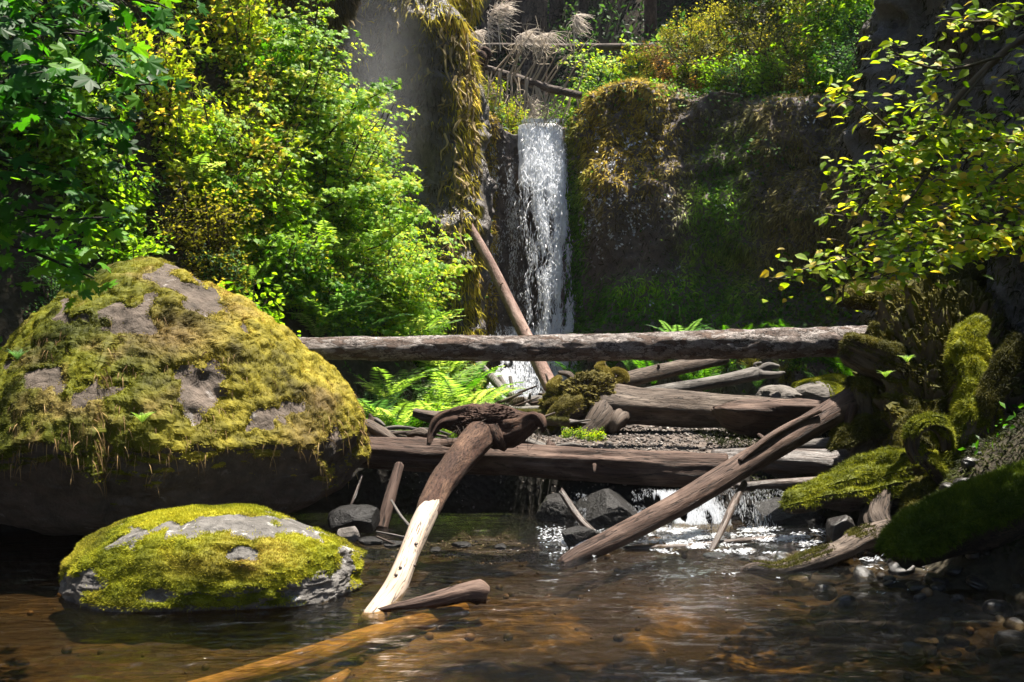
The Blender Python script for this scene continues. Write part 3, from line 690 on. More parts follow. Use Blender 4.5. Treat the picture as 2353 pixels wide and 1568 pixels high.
rock('boulder', 'brown wet rock wedged under the mossy root arm', 'boulder', 1930, 1225, 7.8, 32, .12, 42, M['cobble'], 71, 30, .0, .2)
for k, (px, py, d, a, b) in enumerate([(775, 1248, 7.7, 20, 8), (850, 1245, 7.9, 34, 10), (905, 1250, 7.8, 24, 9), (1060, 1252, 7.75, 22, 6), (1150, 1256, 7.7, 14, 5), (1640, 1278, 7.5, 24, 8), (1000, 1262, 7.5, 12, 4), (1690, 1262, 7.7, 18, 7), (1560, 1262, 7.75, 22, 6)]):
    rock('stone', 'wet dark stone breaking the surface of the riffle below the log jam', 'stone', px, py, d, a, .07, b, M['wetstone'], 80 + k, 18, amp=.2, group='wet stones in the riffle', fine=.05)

# cobbles on the right bank: four shapes, copied
protos = []
for k in range(5):
    V, Q, _ = rock_shape(16, [(.075, .055, .035), (.06, .06, .04), (.085, .05, .04), (.05, .045, .03), (.07, .06, .028)][k], 300 + k, .22, 1.3, fine=.02, power=2.6)
    protos.append((V, Q))
r_ = np.random.default_rng(12); pm = [None] * 5; placed = []
k = 0
while k < 110:
    x = r_.uniform(1.75, 3.6); y = r_.uniform(5.2, 7.7)
    if x < np.interp(y, *RE) - .75 - .3 * r_.random(): continue
    s = r_.uniform(.45, 1.35) ** 1.2
    if any((x - a) ** 2 + (y - b) ** 2 < (.05 * (s + q)) ** 2 for a, b, q in placed): continue
    placed.append((x, y, s)); z = max(float(ground_z(x, y)), -.06) + .012 * s; j = r_.integers(5)
    if pm[j] is None:
        o = mesh('cobble', protos[j][0], protos[j][1], M['cobble']); pm[j] = o
        tagg(o, 'river cobble on the dark gravel bank below the mossy fallen trunk', 'cobble', 'cobbles on the right bank')
    else: o = pm[j].copy(); C.objects.link(o)
    o.location = (x, y, z); o.rotation_euler = (r_.normal() * .25, r_.normal() * .25, r_.uniform(0, 6.3)); o.scale = (s, s, s); k += 1
# loose gravel: uncountable
V0, Q0 = ball(3); A = Acc(); r_ = np.random.default_rng(13)
n = 9000; x = r_.uniform(-1.3, 4.6, n); y = 9.05 + 4.2 * r_.random(n) ** 1.3; s = .006 + .016 * r_.random(n) ** 3; s *= .8 + .5 * (y - 9) / 4; s[:120] *= 2.2
kp = x < np.interp(y, *RE) + .15; x, y, s = x[kp], y[kp], s[kp]; n = len(x); z = ground_z(x, y) + s * .3
R = rotmats(r_.normal(size=(n, 3)), r_.normal(size=(n, 3))); R = R * (np.array([1.3, 1.0, .6]) * r_.uniform(.7, 1.3, (n, 3)))[:, None, :]
t = r_.random(n); col = mixc([(0, (.025, .02, .017)), (.5, (.06, .047, .04)), (.9, (.12, .10, .09)), (1, (.24, .22, .2))], t)
Vv, T, c = stamp(V0, Q0, np.c_[x, y, z], R, s, col); A.add(Vv, Q=T, col=c)
n = 500; x = r_.uniform(-5, 3.4, n); y = 3.5 + 5.6 * r_.random(n); s = .008 + .03 * r_.random(n) ** 3; z = ground_z(x, y) + s * .3
R = rotmats(r_.normal(size=(n, 3)), r_.normal(size=(n, 3))); col = mixc([(0, (.008, .006, .004)), (.6, (.03, .018, .008)), (1, (.10, .06, .025))], r_.random(n))
Vv, T, c = stamp(V0, Q0, np.c_[x, y, z], R, s, col); A.add(Vv, Q=T, col=c)
tagg(A.build('gravel', mat_attr('gravel_stone', .7, 0, .4)), 'loose pebbles of the gravel bar and stream bed', kind='stuff')
# ---------------------------------------------------------------- logs and roots
def limb(pts, seg=.03, ring=28, **k):
    P = np.array([W(a, b, d) for a, b, d, r in pts]); R = [r * d / F for a, b, d, r in pts]
    return tube(P, R, seg, ring, **k)
def wood(name, pts, mat, parent=None, loc=None, **k):
    V, T, Q, lc = limb(pts, **k)
    return mesh(name, V, [T, Q], mat, parent, lc=lc, loc=loc)
LOGN = 0
def log(name, label, pts, mat, cat='log', stubs=(), smat=None, moss=None, group=None, **k):
    """a fallen log; stubs = broken side branches, each a part"""
    global LOGN; LOGN += 1; k.setdefault('seed', LOGN * 7)
    k.setdefault('amp', .07); k.setdefault('ragged', .05); k.setdefault('flute', .08)
    P = np.array([W(a, b, d) for a, b, d, r in pts]); lo = P[P[:, 2].argmin()].copy()
    if not stubs and not moss:
        return tagg(wood(name, pts, mat, None, lo, **k), label, cat, group)
    e = empty(name, lo, label, cat, group); V, T, Q, lc = limb(pts, **k); mesh('trunk', V, [T, Q], mat, e, lc=lc, loc=lo)
    for s in stubs: wood('branch_stub', s, smat or mat, e, lo, seg=.02, ring=10, amp=.12, ragged=.01)
    if moss: moss_part(V, Q, moss[0], e, moss[1], moss[2], moss[3], moss[4], LOGN, moss[5] if len(moss) > 5 else .012, lo)
    return e

log('bridge_log', 'long straight log with scaly grey bark spanning the stream from bank to bank', [(480, 803, 10.3, 24), (900, 801, 10.35, 27.5), (1300, 799, 10.4, 30), (1700, 791, 10.5, 33.5), (2240, 780, 10.7, 37)],
    M['bark_scaly'], seg=.025, ring=72, amp=.13, fq=16, stretch=.4, octv=3, flute=.05,
    stubs=[[(1172, 826, 10.35, 4), (1176, 837, 10.3, 2)], [(1395, 775, 10.4, 4), (1399, 766, 10.4, 2)]])
log('dam_log', 'thick reddish log lying across the stream as the front of the jam', [(740, 1036, 9.75, 32), (850, 1042, 9.6, 33), (1200, 1060, 9.35, 36), (1450, 1074, 9.2, 37), (1668, 1080, 9.05, 36)],
    M['wood_red'], ring=64, amp=.22, fq=14, stretch=.10, octv=4, flute=.22, seg=.03,
    stubs=[[(1366, 1068, 9.05, 5), (1366, 1085, 8.98, 3)], [(1650, 1078, 9.0, 10), (1652, 1085, 8.9, 7)], [(1575, 1110, 9.1, 4), (1577, 1125, 9.05, 3)]])
log('log', 'dark rotting log continuing the jam to the right of the dam log', [(1640, 1062, 9.5, 26), (1780, 1070, 9.4, 38), (1960, 1078, 9.2, 40)], M['wood_wet'], ring=44, amp=.2, fq=14, stretch=.12, flute=.2)
log('log', 'thin silvery wet log lowest in the right end of the jam', [(1690, 1120, 9.15, 9), (1800, 1112, 9.1, 12), (1925, 1106, 9.0, 14)], M['wood_wet'], amp=.2)
log('log', 'grey weathered log end above the dark rotting log, right of the diagonal log', [(1800, 1030, 9.9, 16), (1880, 1026, 9.8, 18), (1985, 1022, 9.7, 20)], M['wood_grey'], amp=.15)
log('log', 'knotty short log lying on the gravel just above the red end of the dam log', [(1668, 1050, 9.45, 17), (1720, 1043, 9.5, 15), (1770, 1030, 9.6, 12)], M['wood_red'], amp=.3, flute=.3)
log('diagonal_log', 'smooth brown log slanting from the water up to the mossy roots on the right', [(1290, 1296, 7.25, 14), (1330, 1276, 7.37, 22), (1420, 1232, 7.6, 26), (1560, 1158, 8.0, 28), (1700, 1074, 8.4, 29), (1850, 985, 8.75, 30), (1975, 912, 9.05, 31)],
    M['wood_red'], ring=56, amp=.06, fq=10, stretch=.1, flute=.06, stubs=[[(1700, 1060, 8.3, 6), (1760, 1010, 8.45, 8), (1820, 975, 8.6, 8), (1885, 944, 8.7, 5)]])
log('stick', 'thin dark stick propping the diagonal log from the rapids', [(1628, 1276, 7.55, 6), (1655, 1225, 7.8, 8), (1690, 1150, 8.2, 10), (1712, 1110, 8.45, 8)], M['wood_wet'], 'stick', amp=.15, ring=14)
log('stick', 'black stick leaning on the wet rocks behind the glistening slab', [(1290, 1130, 8.75, 7), (1330, 1190, 8.55, 9), (1365, 1225, 8.4, 8)], M['wood_wet'], 'stick', amp=.15, ring=14)
log('leaning_log', 'slender bare pinkish log leaning on the left cliff beside the waterfall', [(1064, 492, 15.0, 8), (1085, 530, 14.9, 10), (1130, 612, 14.7, 12), (1190, 735, 14.3, 15), (1240, 838, 13.9, 17), (1266, 890, 13.6, 18)],
    mat_wood('pink_barked_pole', (.08, .045, .035), (.25, .165, .135), (.36, .26, .22), 1.0, .8, .25, .5, False), amp=.10, ring=24, flute=.05,
    stubs=[[(1150, 655, 14.5, 2), (1156, 650, 14.4, 1)], [(1205, 760, 14.2, 2), (1212, 756, 14.1, 1)]])
log('branch', 'crooked grey branch leaning down from the ferns toward the log pile', [(1088, 822, 13.7, 7), (1120, 858, 13.4, 10), (1152, 892, 13.2, 10), (1178, 912, 13.05, 9), (1212, 938, 12.9, 9)], M['wood_grey'], 'branch', amp=.12, ring=16)
log('branch', 'forked grey stub behind the crooked grey branch', [(1148, 868, 13.7, 7), (1166, 898, 13.5, 7), (1190, 930, 13.3, 6)], M['wood_grey'], 'branch', amp=.2, ring=12, stubs=[[(1172, 866, 13.7, 4), (1176, 890, 13.6, 5), (1170, 905, 13.5, 5)]])
log('log', 'grey brown log rising right behind the root wad, upper of two', [(1405, 884, 13.3, 17), (1470, 866, 13.7, 19), (1560, 845, 14.2, 17), (1665, 826, 14.9, 13)], M['wood_root'], amp=.1, ring=28, stubs=[[(1515, 852, 13.9, 4), (1513, 838, 13.8, 3)]])
log('log', 'pale silver log with a splintered rooty tip, lower of two behind the root wad', [(1455, 910, 12.9, 13), (1550, 894, 13.1, 14), (1660, 876, 13.3, 15), (1735, 860, 13.5, 17), (1770, 855, 13.6, 14)], M['wood_grey'], amp=.1, ring=28,
    stubs=[[(1735, 855, 13.5, 10), (1765, 840, 13.5, 8), (1790, 842, 13.5, 4)], [(1745, 862, 13.4, 10), (1785, 860, 13.5, 8), (1803, 856, 13.5, 3)], [(1740, 850, 13.5, 7), (1735, 838, 13.5, 5), (1750, 834, 13.5, 3)]])
log('log', 'grey log lying behind the mossy root wad at the foot of the fall', [(1160, 930, 13.2, 7), (1220, 922, 13.2, 11), (1300, 908, 13.3, 12)], M['wood_grey'], amp=.12, ring=18, stubs=[[(1216, 918, 13.1, 4), (1219, 904, 13.1, 3)], [(1250, 905, 13.1, 3), (1245, 893, 13.1, 1.5)]])
log('log', 'pale thin log in the pile left of the root wad', [(1120, 946, 12.7, 4), (1180, 942, 12.6, 7), (1275, 938, 12.5, 7)], M['wood_grey'], amp=.12, ring=16)
log('log', 'mossy pole in the pile left of the root wad', [(1160, 950, 12.3, 8), (1230, 953, 12.2, 10), (1320, 958, 12.1, 9)], M['wood_root'], amp=.15, ring=18, moss=(mossmask(.1, .5), OLIVE, 5000, .016, .008))
log('log', 'lowest mossy pole in the pile left of the root wad', [(1130, 962, 12.0, 9), (1220, 966, 11.9, 9), (1310, 972, 11.8, 10)], M['wood_root'], amp=.15, ring=18, moss=(mossmask(.1, .5, cover=-.1), OLIVE, 5000, .016, .008))
log('stick', 'pinkish splintered slab standing in the log pile', [(1150, 950, 12.9, 5), (1185, 925, 12.9, 11), (1205, 915, 12.9, 6)], M['wood_red'], 'slab', amp=.3, ring=10)

RWM = [(0, (.05, .042, .008)), (.5, (.14, .115, .02)), (1, (.26, .21, .045))]
# the fallen tree with the mossy root wad, behind the gravel bar
lo = W(1340, 1000, 12.2); e = empty('root_log', lo, 'big grey fallen trunk with a mossy root wad, behind the gravel bar', 'fallen tree')
tr = [(1325, 930, 12.6, 14), (1350, 928, 12.45, 38), (1400, 930, 12.3, 50), (1470, 935, 12.2, 42), (1560, 940, 12.1, 40), (1700, 946, 12.0, 40), (1800, 950, 11.95, 38), (1975, 948, 11.8, 34)]
V, T, Q, lc = limb(tr, seg=.03, ring=64, amp=.16, fq=9, stretch=.16, octv=4, flute=.2, seed=501, ragged=.08); mesh('trunk', V, [T, Q], M['wood_root'], e, lc=lc, loc=lo)
roots = [[(1400, 925, 12.45, 20), (1385, 955, 12.05, 38), (1360, 985, 11.9, 26), (1335, 1003, 11.85, 18), (1315, 1012, 11.8, 10)],
         [(1380, 930, 12.45, 20), (1320, 940, 12.1, 34), (1280, 965, 12.0, 24), (1262, 992, 11.95, 14)],
         [(1370, 905, 12.45, 13), (1310, 905, 12.3, 20), (1270, 890, 12.3, 12), (1288, 868, 12.4, 6)],
         [(1370, 900, 12.45, 12), (1350, 880, 12.5, 20), (1322, 872, 12.5, 12)],
         [(1385, 905, 12.45, 11), (1395, 870, 12.5, 16), (1378, 846, 12.6, 10), (1392, 838, 12.6, 6)],
         [(1400, 900, 12.45, 10), (1430, 872, 12.5, 12), (1420, 856, 12.5, 8), (1405, 858, 12.5, 5)],
         [(1330, 885, 12.45, 3), (1308, 862, 12.5, 7), (1282, 856, 12.5, 3)],
         [(1450, 940, 12.45, 15), (1420, 965, 11.95, 24), (1405, 995, 11.9, 12)],
         [(1340, 930, 12.45, 11), (1290, 925, 12.2, 16), (1252, 935, 12.2, 9)]]
V, Q, _ = rock_shape(60, (.42, .32, .30), 530, .45, 2.0, fine=.2); c = W(1345, 928, 12.35); V = V + c
o = mesh('root_crown', V, Q, mat_rock('root_crown_wood', (.04, .028, .02), (.09, .065, .05), (.14, .11, .09), 2.5, .04), e, loc=lo); moss_part(V, Q, mossmask(-.1, .4, 5, 3, .1), o, RWM, 16000, .022, .009, 44, .025, lo)
for k, q in enumerate(roots):
    V, T, Q, lc = limb(q, seg=.02, ring=30, amp=.22, fq=12, stretch=.2, flute=.3, seed=520 + k, ragged=.02); o = mesh('root', V, [T, Q], M['wood_root'], e, lc=lc, loc=lo)
    if k in (1, 2, 3, 4, 5, 8): moss_part(V, Q, mossmask(-.05, .4, 5, k, .12), e, RWM, 9000, .022, .009, k, .02, lo)
log('log', 'reddish rotten broken log resting on the right half of the root log', [(1640, 940, 11.7, 6), (1665, 948, 11.6, 24), (1700, 955, 11.5, 36), (1800, 962, 11.4, 42), (1900, 958, 11.3, 36), (1990, 955, 11.2, 30)], M['wood_red'], ring=48, amp=.45, fq=9, stretch=.15, flute=.5, octv=4)
log('stick', 'splintered board propped under the upper end of the diagonal log', [(1958, 935, 8.85, 14), (1950, 965, 8.8, 10), (1945, 1005, 8.8, 4)], M['wood_red'], 'splinter', amp=.3, ring=10)
log('stick', 'thin brown stick standing between the diagonal log and the grey log end', [(1915, 1000, 9.3, 4), (1938, 1020, 9.2, 5), (1952, 1036, 9.1, 4)], M['wood_red'], 'stick', amp=.1, ring=8)
log('stick', 'short brown stick under the rotten broken log at the back of the gravel', [(1745, 1000, 11, 4), (1760, 1012, 10.8, 6), (1772, 1022, 10.7, 4)], M['wood_red'], 'stick', amp=.1, ring=8)

# uprooted trunk: crown of roots on the jam, barkless end in the water
lo = W(905, 1362, 6.35); e = empty('uprooted_trunk', lo, 'uprooted trunk leaning off the dam log, bark above and bare pale wood into the water', 'fallen tree')
V, T, Q, lc = limb([(980, 1178, 7.5, 26), (988, 1160, 7.62, 29), (1015, 1110, 7.95, 30), (1062, 1048, 8.45, 33), (1112, 990, 8.95, 40), (1130, 962, 9.1, 40)], seg=.025, ring=56, amp=.12, fq=13, stretch=.4, flute=.08, seed=601, ragged=.09)
mesh('bark', V, [T, Q], M['bark_brown'], e, lc=lc, loc=lo)
V, T, Q, lc = limb([(850, 1435, 5.85, 28), (907, 1352, 6.42, 28), (940, 1270, 6.92, 23), (968, 1205, 7.3, 26), (990, 1160, 7.62, 25), (1004, 1130, 7.8, 20)], seg=.025, ring=48, amp=.03, fq=5, stretch=.3, flute=.08, seed=602)
bare = mesh('bare_wood', V, [T, Q], M['wood_bare'], e, lc=lc, loc=lo)
for k, (a, b, d, r) in enumerate([(962, 1250, 7.0, 3), (948, 1280, 6.85, 2.2), (958, 1300, 6.8, 2.0), (926, 1305, 6.62, 1.8), (916, 1322, 6.5, 2.2), (975, 1225, 7.2, 2)]):
    c = W(a - 6, b, d - .095); V, Q, _ = rock_shape(8, (.012, .010, .010), k + 640, .2); mesh('knot', V + c, Q, M['wood_wet'], bare, loc=lo)
roots = [[(1125, 985, 9.0, 44), (1080, 968, 9.0, 38), (1040, 962, 8.95, 24), (1008, 970, 8.9, 16), (990, 1000, 8.85, 9), (985, 1022, 8.8, 5)],
         [(1100, 975, 9.1, 26), (1040, 965, 9.15, 16), (990, 958, 9.2, 13), (950, 948, 9.2, 9)],
         [(1120, 990, 9.0, 42), (1165, 998, 8.9, 32), (1200, 985, 8.8, 24), (1232, 965, 8.75, 17), (1246, 978, 8.7, 9), (1247, 995, 8.7, 3)],
         [(1120, 975, 9.1, 40), (1160, 968, 9.1, 28), (1205, 962, 9.1, 14), (1235, 955, 9.1, 6)],
         [(1105, 980, 9.0, 36), (1100, 962, 9.05, 28), (1075, 952, 9.1, 16), (1035, 948, 9.1, 8)],
         [(1140, 985, 8.9, 30), (1150, 1010, 8.85, 24), (1160, 1030, 8.9, 10)]]
for k, q in enumerate(roots):
    V, T, Q, lc = limb(q, seg=.016, ring=34, amp=.34, fq=18, stretch=.35, flute=.4, octv=4, seed=620 + k, ragged=.02)
    mesh('root', V, [T, Q], M['wood_root'] if k in (1,) else M['bark_brown'], e, lc=lc, loc=lo)
V, Q, _ = rock_shape(90, (.30, .20, .13), 640, .45, 2.2, fine=.12); c = W(1118, 968, 9.0)
mesh('root_crown', V + c, Q, M['bark_brown'], e, loc=lo)
A = Acc(); r_ = np.random.default_rng(4)
for k in range(60):
    a = W(r_.uniform(1030, 1250), r_.uniform(960, 990), r_.uniform(8.75, 9.0)); L = r_.uniform(.05, .2)
    P = [a, a + [r_.normal() * .03, -.02, -L * .4], a + [r_.normal() * .05, -.03, -L]]; V, T, Q, lc = twig(P, [.004, .0015], 4, 5); A.add(V, T, Q, lc=lc)
A.build('rootlets', M['wood_root'], e, loc=lo)

log('floating_log', 'short wet log with a knobbly end floating in the foreground water', [(858, 1404, 5.9, 3), (900, 1398, 5.95, 9), (960, 1388, 6.02, 15), (1020, 1374, 6.1, 19), (1070, 1362, 6.17, 22), (1098, 1362, 6.2, 30), (1112, 1366, 6.22, 22)], M['wood_red'], ring=44, amp=.10, fq=12, stretch=.2, flute=.15, seg=.015)
P = np.array([(-2.0, 4.55, -.12), (-1.3, 5.15, -.11), (-.75, 5.75, -.09), (-.3, 6.3, -.10)]); V, T, Q, lc = tube(P, [.02, .05, .06, .045], .03, 30, amp=.1, flute=.2, seed=66)
tagg(mesh('sunken_log', V, [T, Q], M['wood_sunk'], lc=lc, loc=P[0]), 'orange sunken log seen through the clear foreground water', 'log')
P = np.array([(-1.0, 4.45, -.15), (-.93, 4.9, -.14), (-.86, 5.2, -.13)]); V, T, Q, lc = tube(P, [.07, .065, .02], .03, 24, amp=.1, flute=.2, seed=67)
tagg(mesh('sunken_log', V, [T, Q], M['wood_sunk'], lc=lc, loc=P[0]), 'shorter sunken branch beside the orange sunken log', 'log')

# the clutter at the left end of the jam
for nm, lb, pts, mt, ct in [
    ('slab', 'dark driftwood slab between the great boulder and the ferns', [(812, 972, 9.95, 10), (845, 980, 9.9, 17), (880, 998, 9.8, 16), (912, 1014, 9.7, 6)], 'wood_root', 'driftwood'),
    ('driftwood', 'pointed driftwood piece standing on the dark slab', [(850, 985, 10.1, 8), (853, 965, 10.15, 7), (850, 950, 10.15, 3)], 'wood_red', 'driftwood'),
    ('driftwood', 'small grey stick slanting beside the pointed driftwood', [(848, 955, 10.2, 3), (870, 968, 10.15, 5), (886, 980, 10.1, 3)], 'wood_grey', 'stick'),
    ('slab', 'brown split board on the dam log left of the uprooted trunk', [(955, 1010, 9.55, 7), (1000, 1022, 9.5, 11), (1055, 1020, 9.4, 12)], 'wood_red', 'driftwood'),
    ('driftwood', 'short brown block of wood under the left root arm', [(935, 1000, 9.7, 8), (965, 995, 9.65, 13), (985, 1000, 9.6, 9)], 'wood_root', 'driftwood'),
    ('driftwood', 'dark old log buried behind the left end of the dam log', [(790, 1000, 9.9, 20), (850, 1010, 9.85, 22), (960, 1022, 9.75, 14)], 'wood_wet', 'log'),
    ('driftwood', 'pale stick on the gravel behind the dam log, left of the red stub', [(1170, 1008, 9.75, 10), (1210, 1015, 9.7, 10), (1255, 1030, 9.6, 8)], 'wood_grey', 'stick'),
    ('driftwood', 'pale flat stick on the gravel, right of the red stub', [(1270, 1028, 9.65, 5), (1310, 1024, 9.65, 7), (1335, 1025, 9.65, 4)], 'wood_grey', 'stick'),
    ('stub', 'small red broken stub standing behind the dam log', [(1262, 1042, 9.55, 10), (1264, 1024, 9.6, 11), (1262, 1012, 9.6, 6)], 'wood_red', 'stub'),
    ('plank', 'reddish plank leaning in the dark beneath the dam log', [(918, 1070, 8.95, 10), (898, 1140, 8.75, 12), (878, 1215, 8.6, 12)], 'wood_red', 'plank'),
    ('stick', 'thin pale stick in the dark beneath the dam log', [(900, 1152, 8.45, 3), (920, 1185, 8.3, 4), (944, 1214, 8.2, 4)], 'wood_grey', 'stick'),
    ('stick', 'black stick against the right edge of the great boulder', [(830, 1095, 8.9, 3), (815, 1140, 8.7, 4), (800, 1175, 8.6, 3)], 'wood_wet', 'stick'),
    ('stick', 'upper of two twigs lying on the wet stones under the jam', [(865, 1222, 7.9, 2), (905, 1230, 7.9, 3), (935, 1236, 7.9, 2)], 'wood_grey', 'stick'),
    ('stick', 'lower of two twigs lying on the wet stones under the jam', [(862, 1232, 7.8, 2), (900, 1248, 7.75, 2.5), (915, 1256, 7.75, 2)], 'wood_root', 'stick'),
    ('stick', 'thin curled pale twig lying on the gravel near the knotty log', [(1600, 1058, 9.6, 1.2), (1650, 1048, 9.65, 1.5), (1700, 1040, 9.7, 1.2)], 'wood_grey', 'twig'),
    ('stick', 'long black stick lying in the foam at the foot of the cascade', [(1440, 1262, 7.7, 6), (1560, 1258, 7.75, 8), (1700, 1244, 7.9, 7), (1790, 1236, 8.0, 5)], 'wood_wet', 'stick')]:
    log(nm, lb, pts, M[mt], ct, amp=.3, ring=16, seg=.02, flute=.35)

r_ = np.random.default_rng(77)
for k in range(34):
    if k < 20: a, b, d = r_.uniform(1110, 1300), r_.uniform(905, 985), 0; d = 13.2 - (b - 905) / 80 * 1.7; nm = 'loose stick among the pile of driftwood left of the mossy root wad'; gp = 'loose sticks left of the root wad'
    else: a, b, d = r_.uniform(820, 1060), r_.uniform(990, 1022), r_.uniform(9.7, 10.1); nm = 'loose stick lying behind the left end of the dam log'; gp = 'loose sticks behind the dam log'
    L = r_.uniform(25, 75); an = r_.normal() * .35; r = r_.uniform(2, 5.5); j = r_.normal() * 4
    log('stick', nm, [(a - L * math.cos(an), b - L * math.sin(an), d, r * .6), (a, b + j, d - .05, r), (a + L * math.cos(an), b + L * math.sin(an), d - .1, r * .5)], M[['wood_grey', 'wood_red', 'wood_root', 'wood_wet'][k % 4]], 'stick', amp=.25, ring=10, seg=.03, flute=.3, group=gp)

# ---------------------------------------------------------------- the mossy roots on the right bank
lo = W(2150, 1200, 9.0); e = empty('mossy_roots', lo, 'towering dark root mass draped in moss on the right bank', 'tree roots')
RT = [[(1942, 800, 9.0, 24), (1960, 806, 8.95, 30), (2010, 828, 8.9, 34), (2080, 858, 8.9, 38), (2170, 862, 9.0, 46), (2260, 840, 9.1, 50)],
      [(1996, 758, 9.3, 18), (2030, 775, 9.25, 20), (2085, 812, 9.2, 24), (2140, 840, 9.2, 34)],
      [(2120, 780, 9.5, 60), (2170, 860, 9.5, 85), (2150, 960, 9.5, 80), (2120, 1080, 9.4, 70), (2100, 1180, 9.2, 60)],
      [(2255, 742, 8.7, 12), (2225, 770, 8.6, 28), (2215, 830, 8.55, 36), (2232, 900, 8.45, 44), (2228, 980, 8.35, 46), (2190, 1060, 8.3, 38), (2160, 1140, 8.2, 30), (2150, 1200, 8.2, 26)],
      [(2350, 780, 8.3, 16), (2300, 850, 8.25, 18), (2270, 930, 8.2, 20), (2262, 1010, 8.2, 18)],
      [(1972, 868, 9.0, 16), (1972, 900, 9.0, 30), (1985, 960, 9.05, 34), (2010, 1030, 9.1, 32), (2040, 1110, 9.1, 34)],
      [(1908, 1036, 8.75, 3), (1935, 1016, 8.8, 20), (1975, 1000, 8.85, 26), (2030, 985, 8.95, 26), (2090, 960, 9.1, 30)],
      [(1800, 1168, 7.95, 10), (1822, 1160, 7.95, 22), (1880, 1142, 8.0, 30), (1960, 1132, 8.1, 38), (2050, 1112, 8.2, 46), (2140, 1100, 8.35, 48), (2230, 1080, 8.5, 50)],
      [(1915, 1108, 8.3, 12), (1970, 1092, 8.35, 26), (2040, 1075, 8.4, 34), (2110, 1075, 8.5, 40)],
      [(2032, 1090, 8.25, 18), (2042, 1060, 8.25, 17), (2056, 1048, 8.25, 9)],
      [(2112, 1058, 7.95, 16), (2098, 1020, 7.95, 15), (2108, 985, 7.95, 14), (2138, 972, 7.95, 14), (2165, 990, 8.0, 13), (2172, 1030, 8.1, 12)],
      [(2118, 1050, 7.9, 16), (2150, 1085, 7.95, 15), (2172, 1130, 8.0, 12), (2178, 1180, 8.0, 9)],
      [(2145, 720, 9.0, 8), (2155, 760, 9.0, 14), (2150, 800, 8.95, 20), (2130, 830, 8.95, 26)],
      [(1925, 1110, 8.6, 6), (1960, 1060, 8.75, 16), (1990, 1010, 8.95, 18)],
      [(2060, 1260, 7.7, 26), (2010, 1200, 7.9, 30), (2020, 1140, 8.1, 30)],
      [(2130, 1230, 7.6, 30), (2110, 1180, 7.8, 26), (2120, 1130, 8.1, 30)]]
for k, q in enumerate(RT):
    V, T, Q, lc = limb(q, seg=.022, ring=44, amp=.4, fq=13, stretch=.4, flute=.6, octv=4, seed=700 + k, ragged=.03)
    o = mesh('root', V, [T, Q], M['wood_root'], e, lc=lc, loc=lo)
    if k in (13, 14): continue
    R_ = np.mean([x[3] for x in q]); nb = int(34000 * min(R_ / 35, 1.6) * len(q) / 6)
    moss_part(V, Q, mossmask(-.05, .35, 3.5, k, .05 if k != 7 else -.1), o, GREEN if k in (3, 7, 8, 9, 10, 11) else OLIVE, nb, .036, .0075, k + 90, .03, lo, .8, lump=1.1)
r_ = np.random.default_rng(15)
for k in range(30):
    a0 = np.array([r_.uniform(2030, 2300), r_.uniform(920, 1120)]); d = r_.uniform(8.2, 8.9); L = r_.uniform(30, 90); an = r_.uniform(.9, 2.6); q = []
    for j in range(4):
        q.append((a0[0] + math.cos(an) * L * j / 3, a0[1] + math.sin(an) * L * j / 3, d - .05 * j, (4.5 - 1.2 * j) * r_.uniform(.5, 1.6) + .6)); an += r_.normal() * .6
    V, T, Q, lc = limb(q, seg=.03, ring=12, amp=.3, flute=.3, seed=760 + k); o = mesh('root', V, [T, Q], M['wood_wet'], e, lc=lc, loc=lo)
    moss_part(V, Q, mossmask(-1.2, -.6, 3, k, .05), o, OLIVE, 2400, .026, .008, k + 190, .02, lo, .7)
V, Q, _ = rock_shape(80, (.62, .5, .95), 742, .5, 2.2, fine=.3); c = W(2165, 985, 9.15); V = V + c
o = mesh('root_crown', V, Q, M['bark_mossy'], e, loc=lo); moss_part(V, Q, mossmask(-.1, .4, 3), o, OLIVE, 40000, .03, .009, 19, .04, lo, .8)
V, Q, _ = rock_shape(60, (.85, .7, 1.0), 741, .4, 2.0, fine=.25); c = W(2290, 980, 9.9)
o = mesh('root_crown', V + c, Q, M['bark_mossy'], e, loc=lo); moss_part(V + c, Q, mossmask(.0, .5), o, OLIVE, 30000, .03, .01, 9, .03, lo)
# ---------------------------------------------------------------- leaves
def maple_leaf(lobes=7, deep=.5):
    an = {7: [-142, -98, -50, 0, 50, 98, 142], 5: [-110, -52, 0, 52, 110]}[lobes]; rd = {7: [.42, .72, .93, 1.0, .93, .72, .42], 5: [.6, .9, 1, .9, .6]}[lobes]
    P = [(0, 0)]
    pts = []
    for k, (a, r) in enumerate(zip(an, rd)):
        a_ = math.radians(a)
        if lobes == 7:
            w = math.radians(15)
            pts += [(a_ - w, r * .74), (a_, r), (a_ + w, r * .74)]
        else: pts += [(a_, r)]
        if k < len(an) - 1: pts.append((math.radians((a + an[k + 1]) / 2), deep * (.75 + .25 * r)))
    for a, r in pts: P.append((r * math.sin(a), .25 + r * math.cos(a)))
    P = np.array(P); P[:, 1] += 0.0
    V = np.c_[P * .5, -.10 * (P ** 2).sum(1) + .04 * np.abs(P[:, 0])]
    V[0] = (0, .08, 0.03); n = len(P)
    T = [[0, i, i + 1] for i in range(1, n - 1)]
    return V, np.array(T)[:, ::-1]
def ovate_leaf(w=.5):
    V = np.array([(0, 0, 0), (-.55 * w, .28, .05), (0, .3, -.02), (.55 * w, .28, .05), (-.5 * w, .6, .03), (0, .62, -.04), (.5 * w, .6, .03), (0, 1.0, -.12)])
    T = np.array([[0, 2, 1], [0, 3, 2], [1, 2, 5], [1, 5, 4], [2, 3, 6], [2, 6, 5], [4, 5, 7], [5, 6, 7]])
    return V, T
